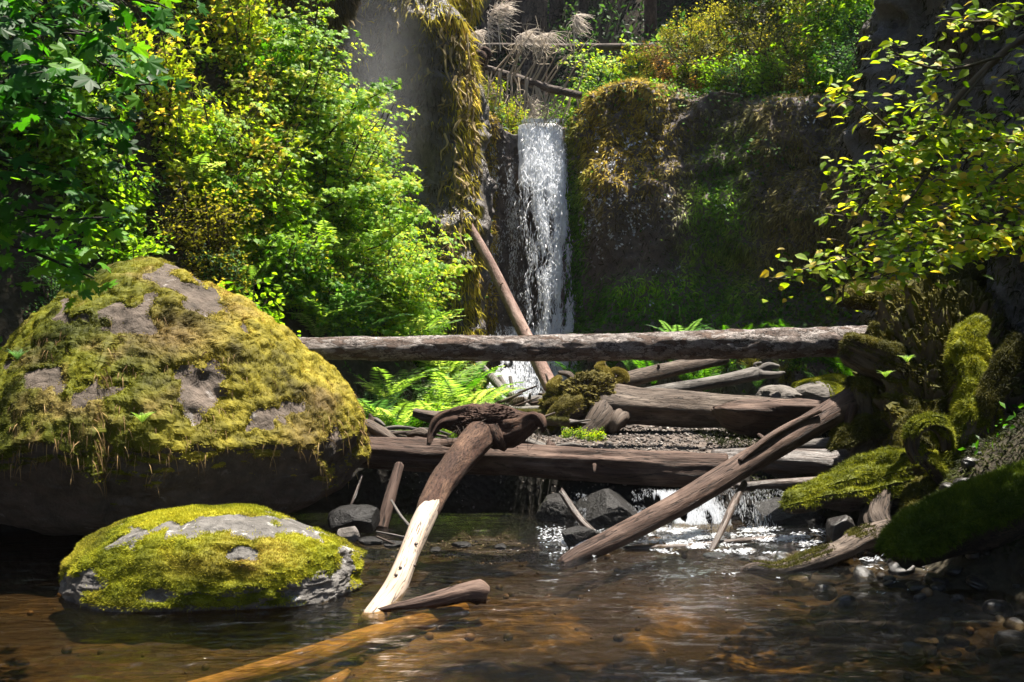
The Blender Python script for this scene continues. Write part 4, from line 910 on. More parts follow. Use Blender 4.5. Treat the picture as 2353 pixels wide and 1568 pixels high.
def small_leaf(w=.55):
    return np.array([(0, 0, 0), (-w / 2, .5, .05), (0, 1, -.06), (w / 2, .5, .05), (0, .5, -.02)]), np.array([[0, 4, 1], [0, 3, 4], [1, 4, 2], [4, 3, 2]])
ML7 = maple_leaf(7); ML5 = maple_leaf(5); OVL = ovate_leaf(.52); SML = small_leaf()

VINE = [(0, (.06, .15, .006)), (.3, (.13, .27, .008)), (.6, (.22, .38, .012)), (.85, (.34, .44, .016)), (1, (.44, .44, .025))]
DARKG = [(0, (.02, .07, .004)), (.4, (.04, .14, .006)), (.8, (.09, .23, .01)), (1, (.17, .32, .012))]
YELL = [(0, (.14, .17, .01)), (.35, (.16, .25, .012)), (.7, (.27, .34, .022)), (.93, (.42, .38, .05)), (1, (.46, .32, .06))]
OLIVEG = [(0, (.05, .06, .01)), (.4, (.11, .12, .016)), (.8, (.2, .19, .025)), (1, (.3, .26, .05))]
ORANGE = [(0, (.2, .09, .02)), (.4, (.38, .18, .05)), (.8, (.5, .28, .11)), (1, (.5, .36, .2))]
FERNC = [(0, (.07, .14, .025)), (.4, (.15, .27, .05)), (.8, (.28, .4, .11)), (1, (.4, .48, .2))]
BLUEG = [(0, (.02, .06, .02)), (.5, (.05, .13, .045)), (1, (.12, .24, .09))]
OVATE = [(0, (.06, .13, .005)), (.3, (.14, .24, .008)), (.65, (.25, .35, .014)), (.96, (.38, .43, .03)), (1, (.5, .38, .04))]

def leafset(tmpl, pos, out, size, pal, rng, up=(0, 0, 1), tilt=.4, tint=.25, off=None, droop=.25):
    n = len(pos); up = np.asarray(up, float)
    nrm = up[None] * np.ones((n, 1)) + rng.normal(size=(n, 3)) * tilt
    f = out + rng.normal(size=(n, 3)) * .35; f[:, 2] -= droop
    f = f - nrm * (f * nrm).sum(1, keepdims=True) / (nrm ** 2).sum(1, keepdims=True)
    R = rotmats(f, nrm); s = size * rng.uniform(.6, 1.25, n)
    t = np.clip(.5 + rng.normal(size=n) * tint + .9 * fbm(pos * 1.3, 2, int(rng.integers(99))) + (0 if off is None else off), 0, 1)
    return stamp(tmpl[0], tmpl[1], pos, R, s, mixc(pal, t))

def plant(name, stems, rng, nb=14, blen=.7, nl=22, tmpl=ML5, size=.08, pal=VINE, t0=.2, up=(0, 0, 1), parent=None, loc=None, tilt=.4, stemcol=(.035, .025, .018), rise=.25, twigr=.004, azi=None, droop=.3, fill=1, taper=.5, off=None, mat=None, smooth=False, flat=.045):
    """stems (polyline, radii) in metres with side branches and leaf sprays; returns stems mesh, leaves mesh"""
    S = Acc(); Lf = Acc()
    for P, R in stems:
        P = np.asarray(P, float); L = np.linalg.norm(np.diff(P, axis=0), axis=1).sum()
        V, T, Q, lc = tube(P, R, seg=max(L / 26, .03), ring=8, amp=.1, fq=8, cap=False, seed=int(rng.integers(1000))); S.add(V, T, Q, col=stemcol, lc=lc)
        c = catmull(P, 60)
        k = max(1, int(nb * L)); ts = t0 + (1 - t0) * (np.arange(k) + rng.random(k)) / k
        for t in ts:
            b0 = c[int(t * 59)]; a = rng.uniform(0, 2 * np.pi) if azi is None else rng.normal() * azi[1] + azi[0]
            bl = blen * (1 - taper * t) * rng.uniform(.5, 1.2); d = np.array([math.cos(a), math.sin(a), rise * rng.uniform(-.3, 1.2)]); d /= np.linalg.norm(d)
            sd = np.cross(d, [0, 0, 1.0]); sd /= np.linalg.norm(sd)
            Pb = [b0, b0 + d * bl * .5 + rng.normal(size=3) * .04 * bl, b0 + d * bl + np.array([0, 0, -droop * .3 * bl]) + rng.normal(size=3) * .06 * bl]
            V, T, Q, lc = twig(Pb, [twigr * 1.6, twigr, twigr * .4], 4, 5); S.add(V, T, Q, col=stemcol, lc=lc)
            m = max(3, int(nl * bl / blen)); cb = catmull(Pb, 30)
            tl = rng.uniform(.15, 1.0, m); sg = rng.choice([-1, 1], m); spread = bl * .38 * (1.1 - .7 * tl) * rng.uniform(.1, 1, m)
            o = d[None] * .6 + sd[None] * sg[:, None]; pos = cb[(tl * 29).astype(int)] + sd[None] * (sg * spread)[:, None] + d[None] * spread[:, None] * .5 + rng.normal(size=(m, 3)) * np.array([.03, .03, flat]) * (1 + size * 4)
            V, T, cc = leafset(tmpl, pos, o, size, pal, rng, up, tilt, off=off, droop=droop); Lf.add(V, T, col=cc)
    a = S.build('branches', M['stem'], parent, True, loc); b = Lf.build('leaves', mat or M['leaf'], parent, smooth, loc)
    return a, b

def region(px, py):
    h = 'far left' if px < 300 else 'left' if px < 600 else 'inner left' if px < 900 else 'waterfall side' if px < 1140 else 'right'
    v = 'top' if py < 250 else 'upper part' if py < 480 else 'middle' if py < 700 else 'foot'
    return h, v

# ferns ----------------------------------------------------------
def frond(L, rng, n=24, wid=.17, arch=.55, pal=FERNC, roll=0.0):
    """one arching frond growing from the origin towards +y"""
    A = Acc(); t = np.linspace(0, 1, 9)[:, None]
    ang = math.radians(72) - arch * 2.2 * t[:, 0]; seg = L / 8
    y = np.concatenate([[0], np.cumsum(np.cos(ang[:-1]) * seg)]); z = np.concatenate([[0], np.cumsum(np.sin(ang[:-1]) * seg)])
    c = np.c_[np.zeros(9), y, z]; V, T, Q, lc = tube(c, [.006 * L / .8, .0015], L / 9, 4, cap=False)
    t0 = rng.random(); A.add(V, T, Q, col=mixc(pal, np.array([t0]))[0] * .6)
    cc = catmull(c, 200); tt = (np.arange(n) + .5) / n * .86 + .14; i = (tt * 199).astype(int); d = np.gradient(cc, axis=0)[i]; d /= np.linalg.norm(d, axis=1, keepdims=True)
    w = L * wid * np.sin(np.clip((tt - .08) / .94, 0, 1) ** .75 * np.pi) ** .8 + .01
    for sg in (-1, 1):
        s = np.array([sg, 0, 0.0])[None] * np.ones((n, 1)); nr = np.cross(s, d) * sg
        out = s * .93 + d * .36 - nr * rng.uniform(-.05, .25, (n, 1)); out /= np.linalg.norm(out, axis=1, keepdims=True)
        h = L * .86 / n * .52
        p0 = cc[i]; tip = p0 + out * w[:, None]; m = p0 + out * w[:, None] * .45
        V = np.stack([p0, m - d * h * .8, tip, m + d * h * .8], 1).reshape(-1, 3); k = np.arange(n)[:, None] * 4
        T = np.concatenate([k + np.array([[0, 1, 2]]), k + np.array([[0, 2, 3]])])
        A.add(V, T, col=np.repeat(mixc(pal, np.clip(t0 + rng.normal(size=n) * .12, 0, 1)), 4, 0))
    return A
def fern(name, label, loc, rng, nf=11, L=.8, pal=FERNC, group=None, spread=(0, 6.28), arch=.55):
    e = empty(name, loc, label, 'fern', group)
    for k in range(nf):
        a = spread[0] + (spread[1] - spread[0]) * (k + rng.uniform(-.3, .3)) / nf; l = L * rng.uniform(.7, 1.15)
        A = frond(l, rng, int(20 + 8 * rng.random()), rng.uniform(.14, .2), arch * rng.uniform(.75, 1.25), pal)
        V = np.concatenate(A.V); ca, sa = math.cos(a), math.sin(a); X = V[:, 0] * ca - V[:, 1] * sa; Y = V[:, 0] * sa + V[:, 1] * ca
        V = np.c_[X, Y, V[:, 2]]; f = []
        if A.T: f.append(np.concatenate(A.T))
        if A.Q: f.append(np.concatenate(A.Q))
        mesh('frond', V, f, M['leaf'], e, False, np.concatenate(A.C))
    return e
r_ = np.random.default_rng(31)
FP = [fern('fern', '', (0, 0, 0), r_, 11, .75), fern('fern', '', (0, 0, 0), r_, 13, .62, BLUEG), fern('fern', '', (0, 0, 0), r_, 9, .9), fern('fern', '', (0, 0, 0), r_, 10, .7, DARKG)]
used = [False] * 4
def put_fern(k, px, py, d, sc, label, group=None, drop=True, rz=None, z=None):
    c = W(px, py, d)
    if drop: c[2] = float(ground_z(c[0], c[1])) - .02
    if z is not None: c[2] = z
    rz = r_.uniform(0, 6.3) if rz is None else rz
    if not used[k]: o = FP[k]; used[k] = True; o.location = tuple(c); o.rotation_euler = (0, 0, rz); o.scale = (sc,) * 3; o['label'] = label
    else: o = copy_tree(FP[k], c, rz, sc, label)
    if group: o['group'] = group
    elif 'group' in o: del o['group']
    return o
# ferns between the great boulder and the log jam, up the bank
gr = 'ferns on the left bank'
for n_, (k, px, py, d, s) in enumerate([(0, 800, 960, 10.8, .8), (1, 850, 900, 11.2, .9), (2, 900, 930, 11.0, .7), (0, 960, 880, 11.8, .9), (0, 1010, 930, 11.6, .9), (2, 1060, 900, 12.2, .9), (1, 1000, 860, 12.4, .9), (0, 1080, 940, 12.0, .7),
        (0, 920, 985, 10.5, .45), (1, 770, 900, 11.5, 1), (2, 930, 860, 12.4, .9), (0, 870, 860, 12.2, .8), (3, 930, 960, 10.9, .7), (3, 1040, 860, 12.9, 1), (0, 1040, 965, 11.3, .5), (2, 1000, 950, 11.2, .6), (0, 840, 940, 11.0, .7), (2, 760, 840, 11.9, .8), (0, 730, 870, 11.3, .9), (1, 820, 870, 11.8, 1.0), (0, 890, 890, 11.6, 1.0), (2, 980, 900, 11.9, 1.0), (0, 1090, 890, 13.0, 1.1), (0, 1060, 840, 13.4, 1.1), (1, 1110, 920, 12.8, .9), (0, 880, 830, 12.8, 1.1), (2, 950, 830, 13.0, 1.1), (0, 800, 830, 12.3, 1.1), (0, 1010, 840, 13.2, 1.1)]):
    wh = ('beside the great boulder' if px < 850 else 'over the dam log' if px < 985 else 'by the log pile') + (', high under the bridge log' if py < 885 else ', low on the bank')
    put_fern(k, px, py, d, s * 1.3, 'lacy light green fern ' + wh, 'ferns ' + wh.replace(',', ''))
for k, px, py, d, s, lb in [(2, 1010, 750, 13.4, .9, 'pale arching fern just above the bridge log, left of the leaning log'), (1, 930, 560, 13.2, 1.0, 'pale dusty fern high on the bank against the dark cliff'),
        (3, 1050, 700, 14.2, 1.1, 'dark green fern drooping at the cliff foot left of the leaning log'), (3, 1085, 730, 14.4, .9, 'small dark fern at the cliff foot, lowest left of the leaning log')]:
    put_fern(k, px, py, d, s, lb)
for n_ in range(16):
    x = r_.uniform(-6.0, -2.6); y = r_.uniform(9.9, 12.5); px = 1176 + x * F / y
    o = put_fern(int(r_.integers(4)), px, 0, y, r_.uniform(.7, 1.1), 'green fern in the undergrowth on the bank above the great boulder', 'ferns above the great boulder')
# at the foot of the right cliff
for n_, (k, px, d, s) in enumerate([(3, 1340, 18.4, 1.1), (3, 1400, 18.2, .9), (3, 1500, 17.4, 1.0), (1, 1560, 17.0, 1.1), (3, 1620, 16.8, 1.1), (3, 1690, 16.6, 1.1), (1, 1740, 16.2, .9), (3, 1830, 15.5, 1.0), (3, 1900, 15.1, .9), (1, 1450, 17.8, .9), (3, 1960, 14.6, 1.0), (1, 2040, 13.9, .9), (3, 1590, 17.6, 1.2), (3, 1380, 18.8, 1.2)]):
    put_fern(k, px, 0, d, s * 1.1, 'deep green fern at the shaded foot of the right cliff', 'ferns at the foot of the right cliff', z=float(ground_z((px - 1176.5) * d / F, d)) + [.25, .9, .5, 1.1][n_ % 4] * (s - .2))
for k, px, py, d, s, rz, lb in [(0, 2035, 870, 8.55, .17, 0, 'tiny bright fern hanging from the stubby mossy root'), (0, 2085, 835, 8.5, .17, 2, 'tiny upright fern growing on the mossy root mass'),
        (0, 545 * .6, 975, 7.35, .22, 1, 'small bright fern hanging at the edge of the moss on the great boulder'), (1, 40, 830, 7.6, .2, 3, 'small dark fern at the left side of the great boulder')]:
    c = W(px, py, d); put_fern(k, px, py, d, s, lb, drop=False, rz=rz)

# vine maple, the big one with two dark stems -----------------------
def pts(lst): return np.array([W(a, b, d) for a, b, d in lst])
r_ = np.random.default_rng(41)
e = empty('vine_maple', pts([(530, 720, 12.5)])[0], 'tallest vine maple, two thin dark stems and bright leaves, before the left cliff', 'tree'); lo = e.location
ST = [(pts([(520, 740, 12.5), (545, 640, 12.4), (590, 480, 12.3), (600, 370, 12.3), (572, 260, 12.4), (552, 130, 12.5), (545, -60, 12.7)]), [.035, .03, .02, .012]),
      (pts([(590, 640, 12.4), (650, 470, 12.2), (695, 300, 12.1), (712, 150, 12.1), (738, -40, 12.1)]), [.022, .018, .008]),
      (pts([(650, 470, 12.2), (740, 330, 12.0), (820, 245, 11.8), (925, 190, 11.6)]), [.012, .010, .004]),
      (pts([(560, 640, 12.4), (700, 510, 11.9), (830, 440, 11.6), (985, 430, 11.4)]), [.014, .01, .004]),
      (pts([(610, 640, 12.4), (740, 600, 11.9), (880, 560, 11.7), (990, 470, 11.6)]), [.014, .01, .004]),
      (pts([(590, 420, 12.3), (640, 330, 12.3), (660, 230, 12.4), (655, 60, 12.6)]), [.014, .01, .005]),
      (pts([(600, 700, 12.3), (760, 690, 12.0), (900, 640, 12.0), (1060, 610, 12.1)]), [.014, .01, .004])]
UPL = (.3, -.6, .7)
plant('', ST[:2], r_, 14, .95, 56, ML7, .10, VINE, .30, UPL, e, lo, tilt=.33, flat=.015, stemcol=(.02, .014, .01))
plant('', ST[2:3] , r_, 18, .36, 22, ML7, .105, VINE, .15, UPL, e, lo, tilt=.33, flat=.015, twigr=.003, stemcol=(.02, .014, .01))
plant('', ST[3:5] + ST[6:], r_, 18, .5, 34, ML7, .095, VINE, .05, UPL, e, lo, tilt=.33, flat=.015, twigr=.003, stemcol=(.02, .014, .01))
plant('', ST[5:6], r_, 14, .7, 40, ML7, .10, VINE, .05, UPL, e, lo, tilt=.33, flat=.015, twigr=.003, stemcol=(.02, .014, .01))

# big leaf maple: dark boughs overhanging at the left -----------------
e = empty('bigleaf_maple', (-4.9, 5.6, .9), 'bigleaf maple boughs with large dark green leaves overhanging at the far left', 'tree'); lo = e.location
P = np.array([(-4.9, 5.6, .3), (-4.8, 5.7, 2.0), (-4.5, 5.8, 4.2), (-4.4, 6.0, 7.5)]); V, T, Q, lc = tube(P, [.16, .13, .11, .07], .08, 24, amp=.1, flute=.1); mesh('trunk', V, [T, Q], M['bark_mossy'], e, lc=lc, loc=lo)
r_ = np.random.default_rng(43); BIG = [(0, (.006, .04, .003)), (.4, (.014, .085, .004)), (.8, (.035, .15, .006)), (1, (.09, .24, .008))]
def bough(lst, **k):
    P = pts(lst); return (P, [.018, .011, .004])
bs = [bough([(-260, 120, 5.6), (-60, 60, 5.4), (120, 60, 5.3), (290, 120, 5.2)]), bough([(-260, 60, 5.6), (0, -80, 5.3), (200, -60, 5.2), (290, 10, 5.1)]),
      bough([(-260, 200, 5.7), (0, 200, 5.4), (130, 250, 5.3), (250, 290, 5.3)]), bough([(-260, 250, 5.8), (-80, 330, 5.5), (40, 380, 5.4), (170, 430, 5.4)]), bough([(-200, 0, 6.0), (20, -120, 5.9), (150, 80, 5.8), (330, 210, 5.7)]),
      bough([(-260, 150, 5.2), (-60, 240, 5.1), (60, 150, 5.0), (200, 200, 5.0)])]
UPB = (.1, -.45, .8)
plant('', bs, r_, 9, .55, 17, ML7, .155, BIG, .12, UPB, e, lo, tilt=.42, twigr=.004, rise=-.1, droop=.6, stemcol=(.012, .009, .007))
bs = [bough([(-200, 420, 5.6), (0, 470, 5.4), (110, 500, 5.3), (250, 500, 5.2)]), bough([(-200, 560, 5.6), (0, 560, 5.4), (100, 590, 5.3), (215, 640, 5.2)]), bough([(-200, 480, 5.9), (0, 520, 5.9), (100, 560, 5.9), (150, 600, 5.8)])]
plant('', bs, r_, 9, .34, 14, ML7, .14, [(0, (.02, .10, .005)), (.5, (.06, .2, .008)), (1, (.16, .34, .012))], .25, UPB, e, lo, tilt=.4, twigr=.003, rise=-.1, droop=.5, stemcol=(.012, .009, .007))

# shrubs: a few kinds, copied over the bank ---------------------------
def shrub_proto(seed, h, pal, tmpl, size, ns=6, nb=16, nl=16, blen=.34, lean=.35, up=(.2, -.3, .85), stemcol=(.04, .03, .02), tilt=.5, flat=.04):
    r = np.random.default_rng(seed); st = []
    for k in range(ns):
        a = 2 * np.pi * (k + r.random() * .6) / ns; d = np.array([math.cos(a), math.sin(a), 0]) * lean * h
        st.append((np.array([(0, 0, -.1), tuple(d * .4 + r.normal(size=3) * .04 + [0, 0, h * .45]), tuple(d + r.normal(size=3) * .06 + [0, 0, h * r.uniform(.7, 1.05)])]), [.014, .009, .004]))
    e = empty('shrub', (0, 0, 0), '', 'shrub'); plant('', st, r, nb, blen, nl, tmpl, size, pal, .12, up, e, None, tilt, stemcol, twigr=.0025, flat=flat)
    return e
KIND = {'vine': ('vine_maple', shrub_proto(1, 1.1, VINE, ML5, .085, 7, 10, 26, .55, up=(.15, -.5, .8), tilt=.33, flat=.015)), 'yellow': ('shrub', shrub_proto(2, 1.0, YELL, ML5, .09, 8, 13, 26, .42)),
        'green': ('shrub', shrub_proto(3, .8, VINE[:3] + [(1, (.16, .26, .03))], OVL, .075, 9, 15, 28, .34)), 'dark': ('shrub', shrub_proto(4, .8, DARKG, ML5, .09, 9, 13, 26, .38)),
        'olive': ('shrub', shrub_proto(5, .9, OLIVEG, SML, .04, 9, 18, 34, .32)), 'orange': ('shrub', shrub_proto(6, .8, ORANGE, SML, .045, 8, 16, 30, .32)),
        'blue': ('shrub', shrub_proto(7, .8, BLUEG, SML, .045, 8, 16, 30, .32)), 'low': ('shrub', shrub_proto(8, .35, VINE, OVL, .05, 8, 16, 16, .22))}
for k, (nm, o) in KIND.items():
    o.name = nm; o['category'] = {'vine': 'small tree'}.get(k, 'shrub')
kused = set()
WORD = {'vine': 'bright green bushy vine maple', 'yellow': 'yellow gold leaved shrub', 'green': 'fresh green small leaved shrub', 'dark': 'deep green leafy shrub', 'olive': 'olive green twiggy shrub', 'orange': 'orange brown dry shrub', 'blue': 'blue green small leaved shrub', 'low': 'low bright green seedling'}
def put(kind, loc, sc, where, rz=None, rx=0.0, ry=0.0, group=None, label=None):
    o = KIND[kind][1]; rz = (r_.uniform(0, 6.3) if kind != 'vine' else r_.uniform(-.7, .7)) if rz is None else rz; lb = label or (WORD[kind] + ' ' + where)
    if kind not in kused:
        kused.add(kind); o.location = tuple(float(v) for v in loc); o.rotation_euler = (rx, ry, rz); o.scale = (sc,) * 3; o['label'] = lb
    else: o = copy_tree(o, loc, rz, sc, lb, rx, ry)
    if group: o['group'] = group
    elif 'group' in o: del o['group']
    return o
r_ = np.random.default_rng(47)
cnt = 0
for t_ in range(900):
    if cnt >= 145: break
    x = r_.uniform(-7.2, -1.0); y = r_.uniform(9.3, 14.6)
    if x > np.interp(y, *LE) - .2: continue
    z = float(ground_z(x, y)); px = 1176.5 + x * F / y; py = 784 - (z + .5 - CAMH) * F / y
    if not (-150 < px < 1130 and -160 < py < 1000): continue
    if (px - 760) ** 2 / 260 ** 2 + (py - 930) ** 2 / 90 ** 2 < 1 and r_.random() < .8: continue
    if px > 640 and y < 11.0: continue
    if px > 900 and py < 430: continue
    if 690 < px < 1130 and 784 - (z - CAMH) * F / y > 800: continue
    cnt += 1
    w = fbm(np.array([[px / 160, py / 160, 3.0]]), 2, 5)[0] * .5
    if abs(px - 430 + w * 200) < 150 and py < 480: kind = r_.choice(['yellow', 'green', 'yellow', 'vine', 'vine'])
    elif px < 320: kind = r_.choice(['dark', 'green', 'blue', 'vine', 'dark'])
    elif py > 480 and px < 620: kind = r_.choice(['green', 'blue', 'olive', 'dark', 'green'])
    else: kind = r_.choice(['vine', 'vine', 'vine', 'green', 'dark'])
    hh, vv = region(px, py)
    where = {'far left': 'at the far left', 'left': 'left of the tall vine maple', 'inner left': 'around the tall vine maple', 'waterfall side': 'near the dark left cliff'}.get(hh, 'by the cliff') + {'top': ', bank top', 'upper part': ', upper bank', 'middle': ', middle bank', 'foot': ', bank foot'}[vv]
    put(kind, (x, y, z), r_.uniform(.75, 1.25), where, rx=-.1, ry=.25, group=f'{kind} shrubs {where}'.replace(',', ''))
for i, (px, d) in enumerate([(1150, 11.95), (1168, 11.9), (1330, 11.7), (1355, 11.6), (1375, 11.65), (1300, 11.7)]):
    x = (px - 1176.5) * d / F; put('low', (x, d - .25, float(ground_z(x, d - .25))), .32, 'sprouting on the gravel at the foot of the root wad', group='seedlings on the gravel bar')
put('dark', W(980, 985, 10.9) * [1, 1, 0] + [0, 0, .5], .5, '', label='feathery bright green clump between the dam log and the ferns')

for kd, x, y, s in [('vine', -1.3, 13.4, .9), ('green', -1.0, 13.3, .8), ('vine', -1.6, 13.0, 1.0), ('green', -.75, 13.9, .7), ('dark', -.7, 14.3, .8), ('vine', -1.9, 13.9, 1.0), ('green', -1.35, 14.2, 1.0)]:
    put(kd, (x, y, float(ground_z(x, y))), s, 'where the bank meets the left cliff', group=f'{kd} shrubs where the bank meets the cliff')
# on the rim of the right cliff and behind the lip ------------------------
RIM = [('yellow', 1470, 160, 19.6, 1.0), ('yellow', 1500, 150, 19.9, .9), ('orange', 1530, 150, 19.9, 1.2), ('orange', 1555, 165, 19.5, 1.0), ('orange', 1500, 120, 20.6, .9), ('olive', 1590, 170, 19.4, 1.3), ('olive', 1630, 150, 19.6, 1.5),
       ('olive', 1680, 150, 19.5, 1.6), ('green', 1560, 200, 18.9, .8), ('green', 1640, 205, 18.8, 1.0), ('blue', 1700, 200, 18.6, 1.1), ('olive', 1740, 150, 19.0, 1.6), ('olive', 1790, 130, 18.9, 1.6), ('green', 1750, 190, 18.4, 1.1), ('olive', 1830, 160, 18.5, 1.5),
       ('green', 1870, 150, 18.3, 1.4), ('yellow', 1850, 60, 18.6, 1.3), ('green', 1890, 90, 18.6, 1.5), ('blue', 1930, 160, 17.8, 1.4), ('blue', 1960, 100, 17.8, 1.6), ('dark', 1900, 210, 17.6, 1.1), ('blue', 1990, 180, 17.2, 1.4), ('green', 2000, 60, 17.2, 1.5), ('olive', 1800, 20, 19.6, 1.7), ('olive', 1720, 60, 20.2, 1.7), ('olive', 1640, 70, 20.6, 1.6),
       ('green', 1960, 20, 18.5, 1.6), ('olive', 1580, 95, 20.6, 1.4), ('olive', 1860, 215, 17.9, .9), ('olive', 1780, 215, 18.2, .9), ('olive', 1690, 220, 18.5, .8), ('orange', 1620, 205, 18.9, .7), ('olive', 1500, 185, 19.2, .7), ('olive', 1445, 165, 19.6, .45)]
for k, (kd, px, py, d, s) in enumerate(RIM):
    x = (px - 1176.5) / F; dd = np.linspace(15.5, 26, 160); zz = hill_z(x * dd, dd); ok = dd > y0(x * dd) + .05; rr = 784 - (zz - CAMH) * F / dd
    j = np.argmin(np.abs(rr - (py + 45)) + 1e4 * (~ok)); c = np.array([x * dd[j], dd[j], zz[j] - .1]); put(kd, c, s, '', rx=.25, label=None or f'{WORD[kd]} on the right cliff rim, ' + ('beside the red trunk' if px < 1620 else 'midway along' if px < 1800 else 'at the dark right end'), group=f'{kd} shrubs on the rim ' + ('beside the red trunk' if px < 1620 else 'midway' if px < 1800 else 'at the right end'))
for kd, px, py, d, s, lb in [('vine', 1365, 205, 22.0, 1.5, 'sunlit pale green vine maple behind the lip, right of the fallen tree'), ('vine', 1400, 190, 22.5, 1.2, 'smaller sunlit vine maple nearest the right cliff rim, behind the lip'), ('green', 1295, 205, 23.0, 1.2, 'green shrub under the horizontal log behind the lip'), ('dark', 1320, 190, 24.0, 1.5, 'deep green shrub under the horizontal log, left of the sunlit vine maple'), ('green', 1340, 250, 21.4, .7, 'low green shrub beside the lip of the fall'), ('yellow', 1120, 240, 21.0, .9, 'yellow shrub left of the lip of the fall, below the fallen tree'), ('yellow', 1170, 240, 22.0, 1.0, 'second yellow shrub behind the lip, nearer the water'), ('olive', 1240, 215, 23.5, 1.0, 'olive shrub right behind the hanging dead branches')]:
    c = W(px, py, d); z = float(hill_z(np.array([c[0]]), np.array([c[1]]))[0]); put(kd, (c[0], c[1], min(z, c[2])), s, '', label=lb)
# leafy growth on the cliff faces
for kd, px, py, d, s in [('dark', 1850, 850, 15.2, .7), ('dark', 1900, 830, 15.0, .7), ('dark', 1950, 850, 14.8, .7), ('dark', 1600, 860, 16.2, .5), ('dark', 1680, 850, 16.0, .5), ('olive', 1730, 870, 15.6, .6), ('olive', 1800, 880, 15.2, .5)]:
    c = W(px + r_.normal() * 14, py, d); put(kd, c, s * (.5 if py < 740 else .8), 'rooted on the shaded right cliff', rx=1.0 if py < 740 else 0, group=f'{kd} shrubs on the right cliff')

# right hand shrub with oval leaves, close to the camera ------------------
r_ = np.random.default_rng(51)
e = empty('alder', (3.6, 6.9, .6), 'young tree with oval yellow green leaves reaching in from the right edge', 'tree'); lo = e.location
BR = [([(2440, 60, 6.6), (2338, 96, 6.6), (2222, 202, 6.5), (2150, 288, 6.4), (2078, 355, 6.35), (2030, 413, 6.3), (1982, 466, 6.3), (1950, 530, 6.3), (1942, 620, 6.3), (1936, 690, 6.3)], [.034, .02, .012, .008, .006]),
      ([(2480, 380, 6.5), (2353, 375, 6.5), (2250, 450, 6.3), (2150, 520, 6.1), (2060, 560, 6.0)], [.025, .018, .008]),
      ([(2222, 202, 6.5), (2170, 330, 6.4), (2126, 408, 6.3), (2030, 533, 6.1), (1954, 590, 6.0), (1860, 615, 5.9), (1768, 648, 5.8)], [.012, .01, .004]),
      ([(2270, 160, 6.5), (2150, 290, 6.4), (2060, 300, 6.3), (1980, 240, 6.2), (1905, 205, 6.1)], [.010, .008, .003]),
      ([(2300, 130, 6.5), (2180, 160, 6.3), (2090, 140, 6.2), (2030, 100, 6.1)], [.010, .008, .003]),
      ([(2480, 520, 6.3), (2353, 540, 6.2), (2200, 560, 6.0), (2100, 610, 5.9), (2000, 640, 5.8)], [.02, .012, .004]),
      ([(2480, 300, 6.9), (2353, 330, 6.9), (2230, 320, 6.8), (2130, 330, 6.7), (2000, 400, 6.6)], [.02, .012, .004]),
      ([(2400, 20, 6.4), (2300, 40, 6.3), (2240, 50, 6.2), (2150, 40, 6.1)], [.01, .008, .003]),
      ([(2078, 355, 6.35), (2000, 390, 6.3), (1930, 400, 6.2)], [.006, .005, .002]),
      ([(2480, 450, 6.8), (2353, 440, 6.8), (2250, 430, 6.7), (2120, 450, 6.6), (2020, 480, 6.5)], [.02, .012, .004])]
P = np.array([(4.6, 7.4, .4), (4.3, 7.0, 1.6), (4.0, 6.7, 3.0), (3.75, 6.6, 3.75)]); V, T, Q, lc = tube(P, [.09, .07, .05, .034], .05, 20, amp=.12); mesh('trunk', V, [T, Q], M['bark_mossy'], e, lc=lc, loc=lo)
UPR = (-.1, -.45, .85)
big = [(pts(a), b) for a, b in BR]
plant('', big[:1], r_, 13, .36, 12, OVL, .078, OVATE, .12, UPR, e, lo, tilt=.4, twigr=.0025, droop=.3, stemcol=(.06, .045, .03))
plant('', big[1:2] + big[5:7] + big[9:], r_, 32, .36, 21, OVL, .072, OVATE, .05, UPR, e, lo, tilt=.45, twigr=.002, droop=.3, stemcol=(.05, .04, .025), off=.1)
plant('', big[2:5] + big[7:9], r_, 18, .28, 12, OVL, .075, OVATE, .15, UPR, e, lo, tilt=.4, twigr=.002, droop=.3, stemcol=(.05, .04, .025))

# mossy bough under it
log('mossy_bough', 'broken bough wrapped in thick dark moss, pointing left below the oval leaves', [(1932, 688, 9.7, 18), (1960, 684, 9.7, 28), (2010, 682, 9.8, 30), (2090, 672, 9.9, 28), (2200, 650, 10.1, 30), (2420, 600, 10.4, 42)], M['bark_mossy'], 'bough', amp=.25, ring=36, seg=.025,
    moss=(mossmask(-.9, -.2, 3, 5), OLIVE, 26000, .035, .009, .03))
log('fallen_log', 'fallen trunk covered in deep green moss at the right edge, above the cobbles', [(2062, 1290, 6.55, 26), (2085, 1262, 6.55, 46), (2160, 1225, 6.6, 58), (2260, 1190, 6.65, 68), (2400, 1155, 6.7, 78), (2620, 1120, 6.8, 90)], M['bark_mossy'], 'log', amp=.2, ring=60, seg=.025,
    moss=(mossmask(-.25, .2, 2.5, 6), DEEP, 70000, .05, .007, .06))
log('snag', 'pale weathered snag with a little moss pointing left into the water, lowest on the right', [(1706, 1312, 7.0, 7), (1735, 1308, 7.02, 16), (1790, 1316, 7.0, 22), (1860, 1296, 7.1, 26), (1930, 1268, 7.25, 24), (1985, 1238, 7.45, 30), (2050, 1230, 7.6, 40)], M['wood_root'], 'driftwood', amp=.35, ring=40, seg=.02, flute=.4,
    moss=(mossmask(.85, 1.15, 5, 7), OLIVE, 4000, .018, .007, .012))

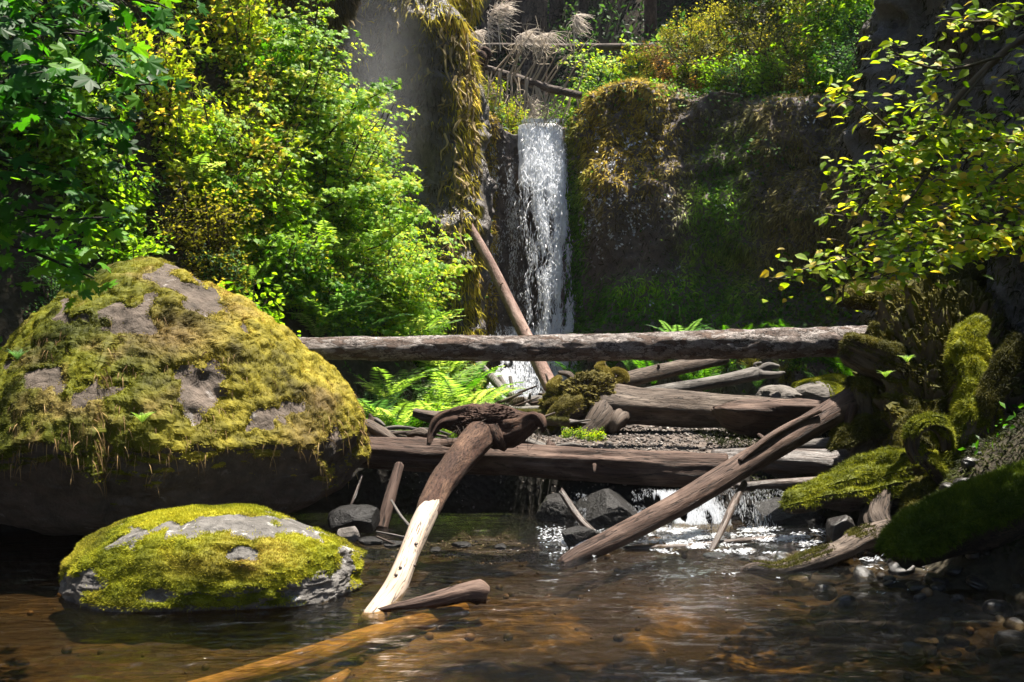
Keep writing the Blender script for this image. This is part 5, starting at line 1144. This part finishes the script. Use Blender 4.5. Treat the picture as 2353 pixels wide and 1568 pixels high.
# ---------------------------------------------------------------- moss and plants clothing the cliffs (uncountable)
def ell(px, py, cx, cy, rx, ry): return np.exp(-(((px - cx) / rx) ** 2 + ((py - cy) / ry) ** 2))
r_ = np.random.default_rng(61); n = 260000
p, nn, i = sample(CV, CQ, n, r_, (CV[CQ[:, 0], 2] > .3) * 1.0)
px, py = pxy(p); nz = fbm(p * 1.2, 3, 71); nz2 = fbm(p * 4, 3, 72)
gold = ell(px, py, 1400, 300, 130, 130) + ell(px, py, 1100, 480, 60, 330)
green = ell(px, py, 1312, 600, 26, 260) * 1.2 + ell(px, py, 1660, 520, 60, 150) + ell(px, py, 1600, 710, 220, 60) * 1.2
brown = ell(px, py, 1860, 480, 190, 260) + .5 * ell(px, py, 1750, 620, 120, 100)
dens = gold + green + brown * .8 + .30 - .3 * (ell(px, py, 1440, 450, 90, 130) + ell(px, py, 1860, 290, 80, 90))
keep = (r_.random(n) < np.clip(dens + nz * .5, 0, 1)) & (px > 1050)
keep &= ~((px > 1140) & (px < 1300) & (py > 260)); p, nn, px, py, nz, nz2, gold, green, brown = [a[keep] for a in (p, nn, px, py, nz, nz2, gold, green, brown)]; n = len(p)
t = np.clip(.5 + .6 * nz + .5 * nz2 + .15 * r_.normal(size=n), 0, 1)
base = mixc([(0, (.05, .04, .03)), (.5, (.12, .10, .08)), (1, (.24, .21, .18))], t)
w = np.stack([gold, green, brown], 1) + 1e-3; o_ = np.maximum(.35 - w.sum(1), 0) + .02; tot = (w.sum(1) + o_)[:, None]
col = (mixc([(0, (.10, .08, .014)), (.5, (.32, .24, .035)), (1, (.5, .38, .07))], t) * w[:, [0]] + mixc(DARKG, t) * 1.5 * w[:, [1]] + mixc([(0, (.07, .06, .02)), (.5, (.18, .15, .05)), (1, (.32, .27, .11))], t) * w[:, [2]] + base * o_[:, None]) / tot
B, T, c = blades(p, nn, .13, .03, r_, col * r_.uniform(.4, 1.7, (n, 1)), .75, .8, .8, .5); A = Acc(); A.add(B, T, col=c)
tagg(A.build('cliff_moss', M['drymoss'], smooth=False), 'moss and small plants clothing the shaded right cliff', kind='stuff')
# broad leaves in the greener patches
n = 60000; p, nn, i = sample(CV, CQ, n, r_, (CV[CQ[:, 0], 2] > .3) * 1.0); px, py = pxy(p)
l = ell(px, py, 1312, 600, 22, 220) * 1.3 + ell(px, py, 1655, 500, 40, 120) + ell(px, py, 1600, 715, 220, 45) * 1.1 + .8 * ell(px, py, 1760, 350, 60, 30) + .7 * ell(px, py, 1860, 700, 120, 60) + .5 * ell(px, py, 1090, 600, 40, 120) + .7 * ell(px, py, 1650, 215, 260, 30)
keep = (r_.random(n) < l * 1.1 + .4 * fbm(p * 2.5, 3, 83) - .05) & ~((px > 1130) & (px < 1302)) & (px > 1060); p, nn = p[keep], nn[keep]; n = len(p)
V, T, c = leafset(ML5, p + nn * r_.uniform(.02, .14, (n, 1)), nn * .6 + r_.normal(size=(n, 3)) * .5, .09, DARKG, r_, (0, -.5, .9), .5, off=-.1, droop=.5); A = Acc(); A.add(V, T, col=c)
tagg(A.build('cliff_leaves', M['leaf'], smooth=False), 'leafy green plants clinging to the right cliff', kind='stuff')
# pale lichen flakes
A = Acc(); n = 100000; p, nn, i = sample(CV, CQ, n, r_, (CV[CQ[:, 0], 2] > .3) * 1.0); px, py = pxy(p)
l = ell(px, py, 1440, 450, 90, 130) + .8 * ell(px, py, 1860, 290, 80, 90) + .5 * ell(px, py, 1560, 620, 130, 60) + .5 * ell(px, py, 1400, 560, 60, 80)
keep = (fbm(p * 3.5, 4, 81) + .35 * fbm(p * 12, 2, 82) > .62 - .66 * np.clip(l, 0, 1)) & (px > 1330); p, nn = p[keep], nn[keep]; n = len(p)
R = rotmats(r_.normal(size=(n, 3)), nn + r_.normal(size=(n, 3)) * .35); V, T, c = stamp(SML[0], SML[1], p + nn * .07, R, r_.uniform(.025, .08, n), mixc([(0, (.18, .18, .18)), (1, (.6, .61, .64))], r_.random(n))); A.add(V, T, col=c)
tagg(A.build('lichen', M['stem'], smooth=False), 'pale lichen crusts on the right cliff', kind='stuff')
# left cliff: dark thin growth, and gold strands hanging over its rim and edge
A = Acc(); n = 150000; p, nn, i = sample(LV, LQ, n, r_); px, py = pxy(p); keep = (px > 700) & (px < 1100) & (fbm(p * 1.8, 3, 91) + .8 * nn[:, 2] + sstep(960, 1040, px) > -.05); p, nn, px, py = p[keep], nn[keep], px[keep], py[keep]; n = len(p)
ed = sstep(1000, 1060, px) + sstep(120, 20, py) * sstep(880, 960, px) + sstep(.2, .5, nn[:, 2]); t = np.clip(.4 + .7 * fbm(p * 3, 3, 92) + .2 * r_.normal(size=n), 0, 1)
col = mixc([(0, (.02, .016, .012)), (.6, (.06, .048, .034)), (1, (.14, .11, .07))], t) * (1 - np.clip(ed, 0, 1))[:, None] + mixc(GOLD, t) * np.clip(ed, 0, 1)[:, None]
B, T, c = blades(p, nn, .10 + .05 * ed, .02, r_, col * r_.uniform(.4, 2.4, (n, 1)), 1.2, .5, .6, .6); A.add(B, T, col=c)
for k in range(1500):
    j = r_.integers(len(LV)); q = LV[j]; a = 1176.5 + q[0] * F / q[1]; b = 784 - (q[2] - CAMH) * F / q[1]
    if not (760 < a < 1090 and -60 < b < 620): continue
    wgt = 1.0 if a > 1010 else (.55 if b < 130 else .10)
    if r_.random() > wgt: continue
    L = r_.uniform(.12, .6) * (1 if a > 1000 else .7); q = q + np.array([.05, -.10, 0])
    P = [q, q + [r_.normal() * .03, -.03, -L * .4], q + [r_.normal() * .05, -.02, -L * .7], q + [r_.normal() * .06, 0, -L]]
    V, T, Q, lc = twig(P, [.012 + .012 * r_.random(), .016, .008, .002], 4, 8); V = V + r_.normal(size=V.shape) * .006
    A.add(V, T, Q, col=mixc([(0, (.10, .075, .03)), (1, (.42, .32, .16))], np.array([r_.random()]))[0])
p, nn, i = sample(OV, OQ, 26000, r_); t = np.clip(.45 + .7 * fbm(p * 3, 3, 95) + .2 * r_.normal(size=26000), 0, 1)
B, T, c = blades(p, nn, .13, .02, r_, mixc([(0, (.03, .02, .01)), (.5, (.11, .075, .03)), (1, (.26, .19, .08))], t), 1.6, .5, .5, .6); A.add(B, T, col=c)
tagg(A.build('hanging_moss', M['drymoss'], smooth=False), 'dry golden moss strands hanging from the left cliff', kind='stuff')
# near right wall
A = Acc(); n = 60000; p, nn, i = sample(RV, RQ, n, r_); keep = fbm(p * 1.1, 3, 93) > -.25; p, nn = p[keep], nn[keep]; t = np.clip(.4 + .8 * fbm(p * 2.5, 3, 94) + .15 * r_.normal(size=len(p)), 0, 1)
B, T, c = blades(p, nn, .10, .018, r_, mixc([(0, (.012, .012, .006)), (.5, (.035, .034, .014)), (1, (.08, .085, .025))], t), 1.0, .7, .7, .5); A.add(B, T, col=c)
tagg(A.build('cliff_moss', M['drymoss'], smooth=False), 'dark moss on the near right cliff', kind='stuff')
# moss on the right bank
A = Acc(); gq = grid_faces(380, 400); wsel = (GV[gq[:, 0], 0] > 2.2) & (GV[gq[:, 0], 1] > 5) & (GV[gq[:, 0], 1] < 13) & (GV[gq[:, 0], 2] > .12) & (GV[gq[:, 0], 0] < 6)
n = 90000; p, nn, i = sample(GV, gq, n, r_, wsel * 1.0); nn = nn * np.sign(nn[:, [2]]); keep = (fbm(p * 1.6, 3, 193) > -.3); p, nn = p[keep], nn[keep]; t = np.clip(.4 + .8 * fbm(p * 2.5, 3, 94) + .15 * r_.normal(size=len(p)), 0, 1)
B, T, c = blades(p, nn, .06, .012, r_, mixc([(0, (.008, .010, .003)), (.5, (.022, .028, .006)), (1, (.06, .07, .012))], t), .3, .8, .8, .5); A.add(B, T, col=c)
tagg(A.build('bank_moss', M['drymoss'], smooth=False), 'dark moss carpeting the right bank', kind='stuff')
# undergrowth on the banks
A = Acc(); n = 90000; p, nn, i = sample(GV, grid_faces(380, 400), n, r_, np.maximum(GV[grid_faces(380, 400)[:, 0], 2] - .5, 0) ** .3)
keep = (p[:, 2] > .6) & (p[:, 1] > 4); p, nn = p[keep], nn[keep]; t = np.clip(.45 + .8 * fbm(p * 1.5, 3, 96) + .2 * r_.normal(size=len(p)), 0, 1)
R = rotmats(r_.normal(size=(len(p), 3)) + [0, 0, .5], nn + r_.normal(size=(len(p), 3)) * .5); V, T, c = stamp(SML[0], SML[1], p + nn * r_.uniform(0, .12, (len(p), 1)), R, r_.uniform(.04, .09, len(p)), mixc(DARKG, t)); A.add(V, T, col=c)
tagg(A.build('ground_cover', M['leaf'], smooth=False), 'leafy ground cover on the banks', kind='stuff')
A = Acc(); n = 90000; x = r_.uniform(-14, 20, n); y = 20.6 + 32 * r_.random(n) ** 1.3; z = hill_z(x, y); keep = (np.abs(x - .6) > .8) | (y > 24); x, y, z = x[keep], y[keep], z[keep]; n = len(x)
p = np.c_[x, y, z + .5 * r_.random(n) ** 2]; t = np.clip(.45 + .9 * fbm(p * .5, 3, 97) + .2 * r_.normal(size=n), 0, 1)
R = rotmats(r_.normal(size=(n, 3)) + [0, -.3, .2], r_.normal(size=(n, 3)) * .5 + [0, -.3, 1]); V, T, c = stamp(SML[0], SML[1], p, R, r_.uniform(.10, .24, n), mixc([(0, (.01, .03, .006)), (.5, (.03, .08, .02)), (.8, (.07, .15, .03)), (1, (.13, .2, .04))], t)); A.add(V, T, col=c)
tagg(A.build('undergrowth', M['leaf'], smooth=False), 'undergrowth of the forest floor behind the fall', kind='stuff')
# ---------------------------------------------------------------- forest behind the rim
r_ = np.random.default_rng(71)
def conifer(px, d, r, lean=0.0, label='', h=20, crown0=.45, redd=False, group=None):
    x = (px - 1176.5) * d / F; z = float(hill_z(np.array([x]), np.array([d]))[0]) - .3
    e = empty('conifer', (x, d, z), label, 'tree', group)
    P = [(0, 0, 0), (lean * .35, 0, h * .35), (lean * .7, .1, h * .7), (lean, .1, h)]; V, T, Q, lc = tube(P, [r * 1.15, r, r * .7, r * .15], .3, 16, amp=.08, fq=3)
    mesh('trunk', V, [T, Q], M['bark_brown'] if redd else M['bark_conifer'], e, lc=lc)
    A = Acc(); D = Acc()
    for k in range(70):
        t = crown0 + (1 - crown0) * (k + r_.random()) / 70; a = r_.uniform(0, 6.28); L = (1.15 - t) * (3.4 if h > 15 else 1.8) * r_.uniform(.6, 1.1); c0 = np.array([lean * t, .1 * t, h * t])
        d_ = np.array([math.cos(a), math.sin(a), .05]); m = 26; s = r_.random(m); sd = np.array([-d_[1], d_[0], 0]); w = r_.normal(size=m) * L * .14 * (1.2 - s)
        p = c0 + d_[None] * (s * L)[:, None] + sd[None] * w[:, None] - np.array([0, 0, 1])[None] * (s ** 2 * L * .35)[:, None]
        R = rotmats(d_[None] + sd[None] * np.sign(w)[:, None] * .8 + r_.normal(size=(m, 3)) * .2, np.array([[0, 0, 1.]]) + r_.normal(size=(m, 3)) * .3)
        V, T, c = stamp(SML[0] * [.6, 1, 1], SML[1], p, R, r_.uniform(.3, .6, m), mixc([(0, (.01, .025, .008)), (1, (.04, .08, .02))], r_.random(m))); A.add(V, T, col=c)
        V, T, Q, lc = twig([c0, c0 + d_ * L * .5 - [0, 0, .05 * L], c0 + d_ * L - [0, 0, .35 * L]], [.03, .02, .006], 4, 4); D.add(V, T, Q, col=(.05, .038, .03))
    for k in range(22):
        t = crown0 * (k + r_.random()) / 22 + .05; a = r_.uniform(0, 6.28); L = r_.uniform(.4, 1.5); c0 = np.array([lean * t, .1 * t, h * t]); d_ = np.array([math.cos(a), math.sin(a), r_.uniform(-.3, .2)])
        V, T, Q, lc = twig([c0, c0 + d_ * L * .6, c0 + d_ * L - [0, 0, .15 * L]], [.018, .011, .004], 4, 4); D.add(V, T, Q, col=(.07, .055, .045))
    A.build('crown', M['needle'], e, False); D.build('branches', M['stem'], e)
    return e
for px, d, r, ln, lb in [(1046, 30, .3, 0, 'dark conifer trunk just right of the left cliff top'), (1127, 33, .28, .3, 'dark conifer behind the wispy dead boughs'), (1172, 36, .25, 1.5, 'leaning slim conifer left of the thick grey one'), (1194, 34, .38, 0, 'thick dark conifer behind the middle dead boughs'),
                     (1229, 31, .36, 0, 'thick straight conifer above the leaning dead tree'), (1272, 36, .22, 1.8, 'slim conifer leaning right behind the lip'), (1327, 38, .45, 0, 'pale hazy broad conifer in the middle of the background'), (1344, 33, .2, .3, 'slim dark conifer beside the pale hazy one'), (1414, 42, .25, .5, 'thin pale conifer far behind, left of the red trunk'),
                     (1573, 40, .25, 0, 'dim conifer right of the red trunk'), (1700, 27, .17, .2, 'slim dark conifer above the olive shrubs'), (1712, 29, .15, 0, 'thinner dark conifer close beside the slim one above the olive shrubs'), (1800, 34, .3, 0, 'dim conifer above the middle of the right cliff'), (1920, 24, .25, 0, 'dark conifer above the right end of the rim'), (1385, 47, .3, 0, 'distant conifer far behind the sunlit vine maple'), (1100, 44, .3, .3, 'distant conifer behind the left dead boughs'), (1260, 46, .3, 0, 'distant conifer between two leaning trunks'), (1480, 48, .3, 0, 'distant conifer behind the red trunk'), (1640, 45, .35, 0, 'distant conifer behind the olive shrubs')]:
    conifer(px, d, r, ln, lb, 20 if d > 29.5 else 10)
conifer(1495, 25, .145, 0, 'straight red brown trunk rising from the orange shrub on the rim', 10, .55, True)

# dead fallen trees across the top of the fall
log('fallen_tree', 'thin fallen trunk lying level across the gap above the waterfall', [(1040, 104, 22.6, 5), (1150, 106, 22.8, 7), (1300, 108, 23, 8), (1500, 107, 23.2, 8)], M['wood_root'], 'fallen tree', amp=.1, ring=14, seg=.08)
lo = W(1085, 150, 20.4); e = empty('fallen_tree', lo, 'dead tree leaning across the gap with bare branches hanging over the lip', 'fallen tree')
V, T, Q, lc = limb([(1068, 146, 20.0, 5), (1110, 155, 20.2, 8), (1180, 178, 20.3, 10), (1250, 200, 20.2, 10), (1335, 220, 19.9, 8)], seg=.06, ring=18, amp=.15, seed=801); mesh('trunk', V, [T, Q], M['wood_root'], e, lc=lc, loc=lo)
A = Acc()
for k in range(60):
    t = r_.random(); c = W(1090 + 240 * t, 150 + 68 * t, 20.2); dn = r_.random() < .72; L = r_.uniform(.3, .95) * (1 if dn else 1.1); sx = r_.normal() * .12 + (.25 if not dn else 0)
    z = -1 if dn else 1; P = [c, c + [sx * L, -.1 * L, z * L * .5], c + [sx * L * 2.2 + r_.normal() * .08, -.15 * L, z * L]]
    V, T, Q, lc = twig(P, [.022, .014, .005], 5, 8); A.add(V, T, Q, col=(.3, .24, .17))
    for j in range(3):
        q = catmull(P, 10)[r_.integers(4, 10)]; V, T, Q, lc = twig([q, q + r_.normal(size=3) * .1 + [0, 0, z * .12], q + r_.normal(size=3) * .15 + [0, 0, z * .3]], [.008, .003], 4, 4); A.add(V, T, Q, col=(.36, .3, .22))
A.build('branches', M['stem'], e, loc=lo)
lo = W(1105, 130, 20.0); e = empty('dead_stump', lo, 'dark twisted root stump at the left end of the leaning dead tree', 'stump')
for k, q in enumerate([[(1068, 118, 20, 2), (1085, 126, 20, 4), (1102, 122, 20, 8), (1112, 132, 20, 9), (1106, 150, 20, 9), (1090, 160, 20, 4)], [(1100, 122, 20, 7), (1112, 112, 20, 6), (1125, 120, 20, 5), (1118, 134, 20, 4)], [(1108, 130, 20, 6), (1122, 132, 20, 5), (1130, 124, 20, 2)]]):
    V, T, Q, lc = limb(q, seg=.03, ring=12, amp=.3, seed=810 + k); mesh('root', V, [T, Q], M['bark_brown'], e, lc=lc, loc=lo)
for k, (px, py, h, ln, lb) in enumerate([(1128, 95, 85, 22, 'tallest wispy pale dead bough, leaning left of the conifers'), (1150, 85, 75, 16, 'pale dead bough curling over at its tip, beside the tallest'), (1195, 108, 38, 22, 'short feathery dead bough over the level fallen trunk'), (1235, 108, 34, 36, 'drooping feathery dead bough right of the short one'), (1085, 100, 30, 18, 'low pale tuft of dead boughs by the left cliff'), (1320, 90, 60, 4, 'small pale dead sapling before the pale hazy conifer'), (1210, 240, 20, 10, 'pale tangle of roots hanging at the lip of the fall')]):
    d = 21.3; c = W(px, py, d); e = empty('dead_bough', c, lb, 'dead branch'); A = Acc(); s = d / F
    P = np.array([(0, 0, -.3), (-ln * .3 * s, 0, h * .4 * s), (ln * .2 * s, 0, h * .8 * s), (ln * s, 0, h * .95 * s)]) if k != 6 else np.array([(0, 0, .3), (.1, -.1, 0), (.05, -.15, -.3)])
    V, T, Q, lc = twig(P, [.012, .008, .003], 5, 12); A.add(V, T, Q, col=(.5, .43, .35)); cc = catmull(P, 60)
    for j in range(170):
        q = cc[r_.integers(15, 60)]; d_ = r_.normal(size=3) * [.12, .12, .1] + [.10, 0, .06 if k < 2 else -.12]; V, T, Q, lc = twig([q, q + d_ * .6, q + d_ + [.05, 0, -.06]], [.004, .002], 3, 3); A.add(V, T, Q, col=(.5, .43, .36))
    A.build('twigs', M['stem'], e)

# ---------------------------------------------------------------- unseen trees added outside the frame so their crowns cast shade
def shade_tree(name, base, crown, rad, n, label, seed, size=.22, pal=DARKG):
    r = np.random.default_rng(seed); e = empty(name, base, label, 'tree'); b = np.array(base); c = np.array(crown)
    P = [b, b * .6 + c * .4 + r.normal(size=3) * .2, c + [0, 0, rad[2] * .4]]; V, T, Q, lc = tube(P, [.2, .15, .05], .15, 16, amp=.1, fq=4); mesh('trunk', V, [T, Q], M['bark_mossy'], e, lc=lc, loc=base)
    A = Acc(); u = r.normal(size=(n, 3)); u /= np.linalg.norm(u, axis=1, keepdims=True); p = c + u * (r.random((n, 1)) ** .4) * rad
    keep = fbm(p * .8, 3, seed) > -.02; p = p[keep]; V, T, cc = leafset(ML5, p, r.normal(size=p.shape), size, pal, r, tilt=.5); A.add(V, T, col=cc); A.build('crown', M['leaf'], e, False, base)
    S = Acc()
    for k in range(14):
        q = c + (r.random(3) - .5) * rad * 1.4; a = b * .45 + c * .55; V, T, Q, lc = twig([a, (a + q) / 2 + [0, 0, .3], q], [.06, .03, .01], 5, 6); S.add(V, T, Q, col=(.04, .03, .02))
    S.build('limbs', M['stem'], e, True, base)
shade_tree('maple', (6.3, 9.6, 3.0), (7.2, 9.9, 8.6), (1.8, 2.2, 1.3), 2600, 'tall shade maple added on the right cliff, crown above the picture', 91)
shade_tree('maple', (6.2, 7.5, 3.0), (4.5, 6.6, 8.0), (.85, .75, .7), 1300, 'slanting shade maple added on the right bank, crown above the picture', 92)
shade_tree('maple', (-6.5, 6.5, 3.0), (-5.0, 10.0, 9.5), (1.7, 1.8, 1.0), 2300, 'shade maple added on the near left bank, crown above the picture', 93)
shade_tree('maple', (7.5, 22, 6.5), (5.6, 20.4, 13.2), (3.2, 2.2, 1.3), 3000, 'broad shade maple added on the rim of the right cliff, crown above the picture', 94, .3)
shade_tree('maple', (9.5, 17, 6.0), (7.0, 16.6, 12.6), (2.2, 2.0, 1.3), 2000, 'shade maple added at the right end of the rim, crown above the picture', 95, .3)
shade_tree('maple', (6.0, 3.6, 1.6), (3.6, 5.0, 9.2), (2.7, 1.5, .8), 7000, 'wide shade maple added, arching over the foreground stream, crown above the picture', 96)
shade_tree('maple', (-6.6, 8.6, 5.0), (-3.1, 9.0, 9.4), (1.0, 1.1, .7), 1300, 'slim shade maple added, leaning over the great boulder, crown above the picture', 97)

# ---------------------------------------------------------------- damp air of the gorge
hb = bpy.data.meshes.new('haze'); x0_, x1_, y0_, y1_, z0_, z1_ = -34, 34, -12, 78, -2.5, 62
hb.from_pydata([(x0_, y0_, z0_), (x1_, y0_, z0_), (x1_, y1_, z0_), (x0_, y1_, z0_), (x0_, y0_, z1_), (x1_, y0_, z1_), (x1_, y1_, z1_), (x0_, y1_, z1_)], [], [(3, 2, 1, 0), (4, 5, 6, 7), (0, 1, 5, 4), (1, 2, 6, 5), (2, 3, 7, 6), (3, 0, 4, 7)])
g = G('gorge_haze'); v = g.n('VolumePrincipled', {'Color': (.9, .95, 1, 1), 'Density': .00025, 'Anisotropy': .2}).outputs[0]; g.t.links.new(v, g.out.inputs['Volume'])
hb.materials.append(g.m); ho = bpy.data.objects.new('haze', hb); C.objects.link(ho); tagg(ho, kind='stuff')

# sunlit mist drifting before the left cliff
V, Q, _ = rock_shape(16, (1.05, .62, 2.7), 950, .1, fine=0.0); c = W(855, 215, 14.1)
g = G('drifting_mist'); co = g.n('Mapping', {'Vector': g.n('TexCoord').outputs['Object'], 'Scale': (1 / 1.0, 1 / .6, 1 / 2.6)}).outputs[0]
ln = g.n('VectorMath', {0: co}, operation='LENGTH').outputs[1]; nz = g.noise(g.coord('Object'), 1.3, 3, .6)
dn = g.math('MULTIPLY', g.math('POWER', g.n('MapRange', {0: ln, 1: 1.0, 2: 0.0, 3: 0.0, 4: 1.0}, clamp=True).outputs[0], 1.7), g.math('MULTIPLY', nz, .45))
g.t.links.new(g.n('VolumePrincipled', {'Color': (.95, .97, 1, 1), 'Density': dn, 'Anisotropy': .1}).outputs[0], g.out.inputs['Volume'])
tagg(mesh('mist', V + c, Q, g.m, loc=c), 'pale sunlit mist drifting before the left cliff', kind='stuff')
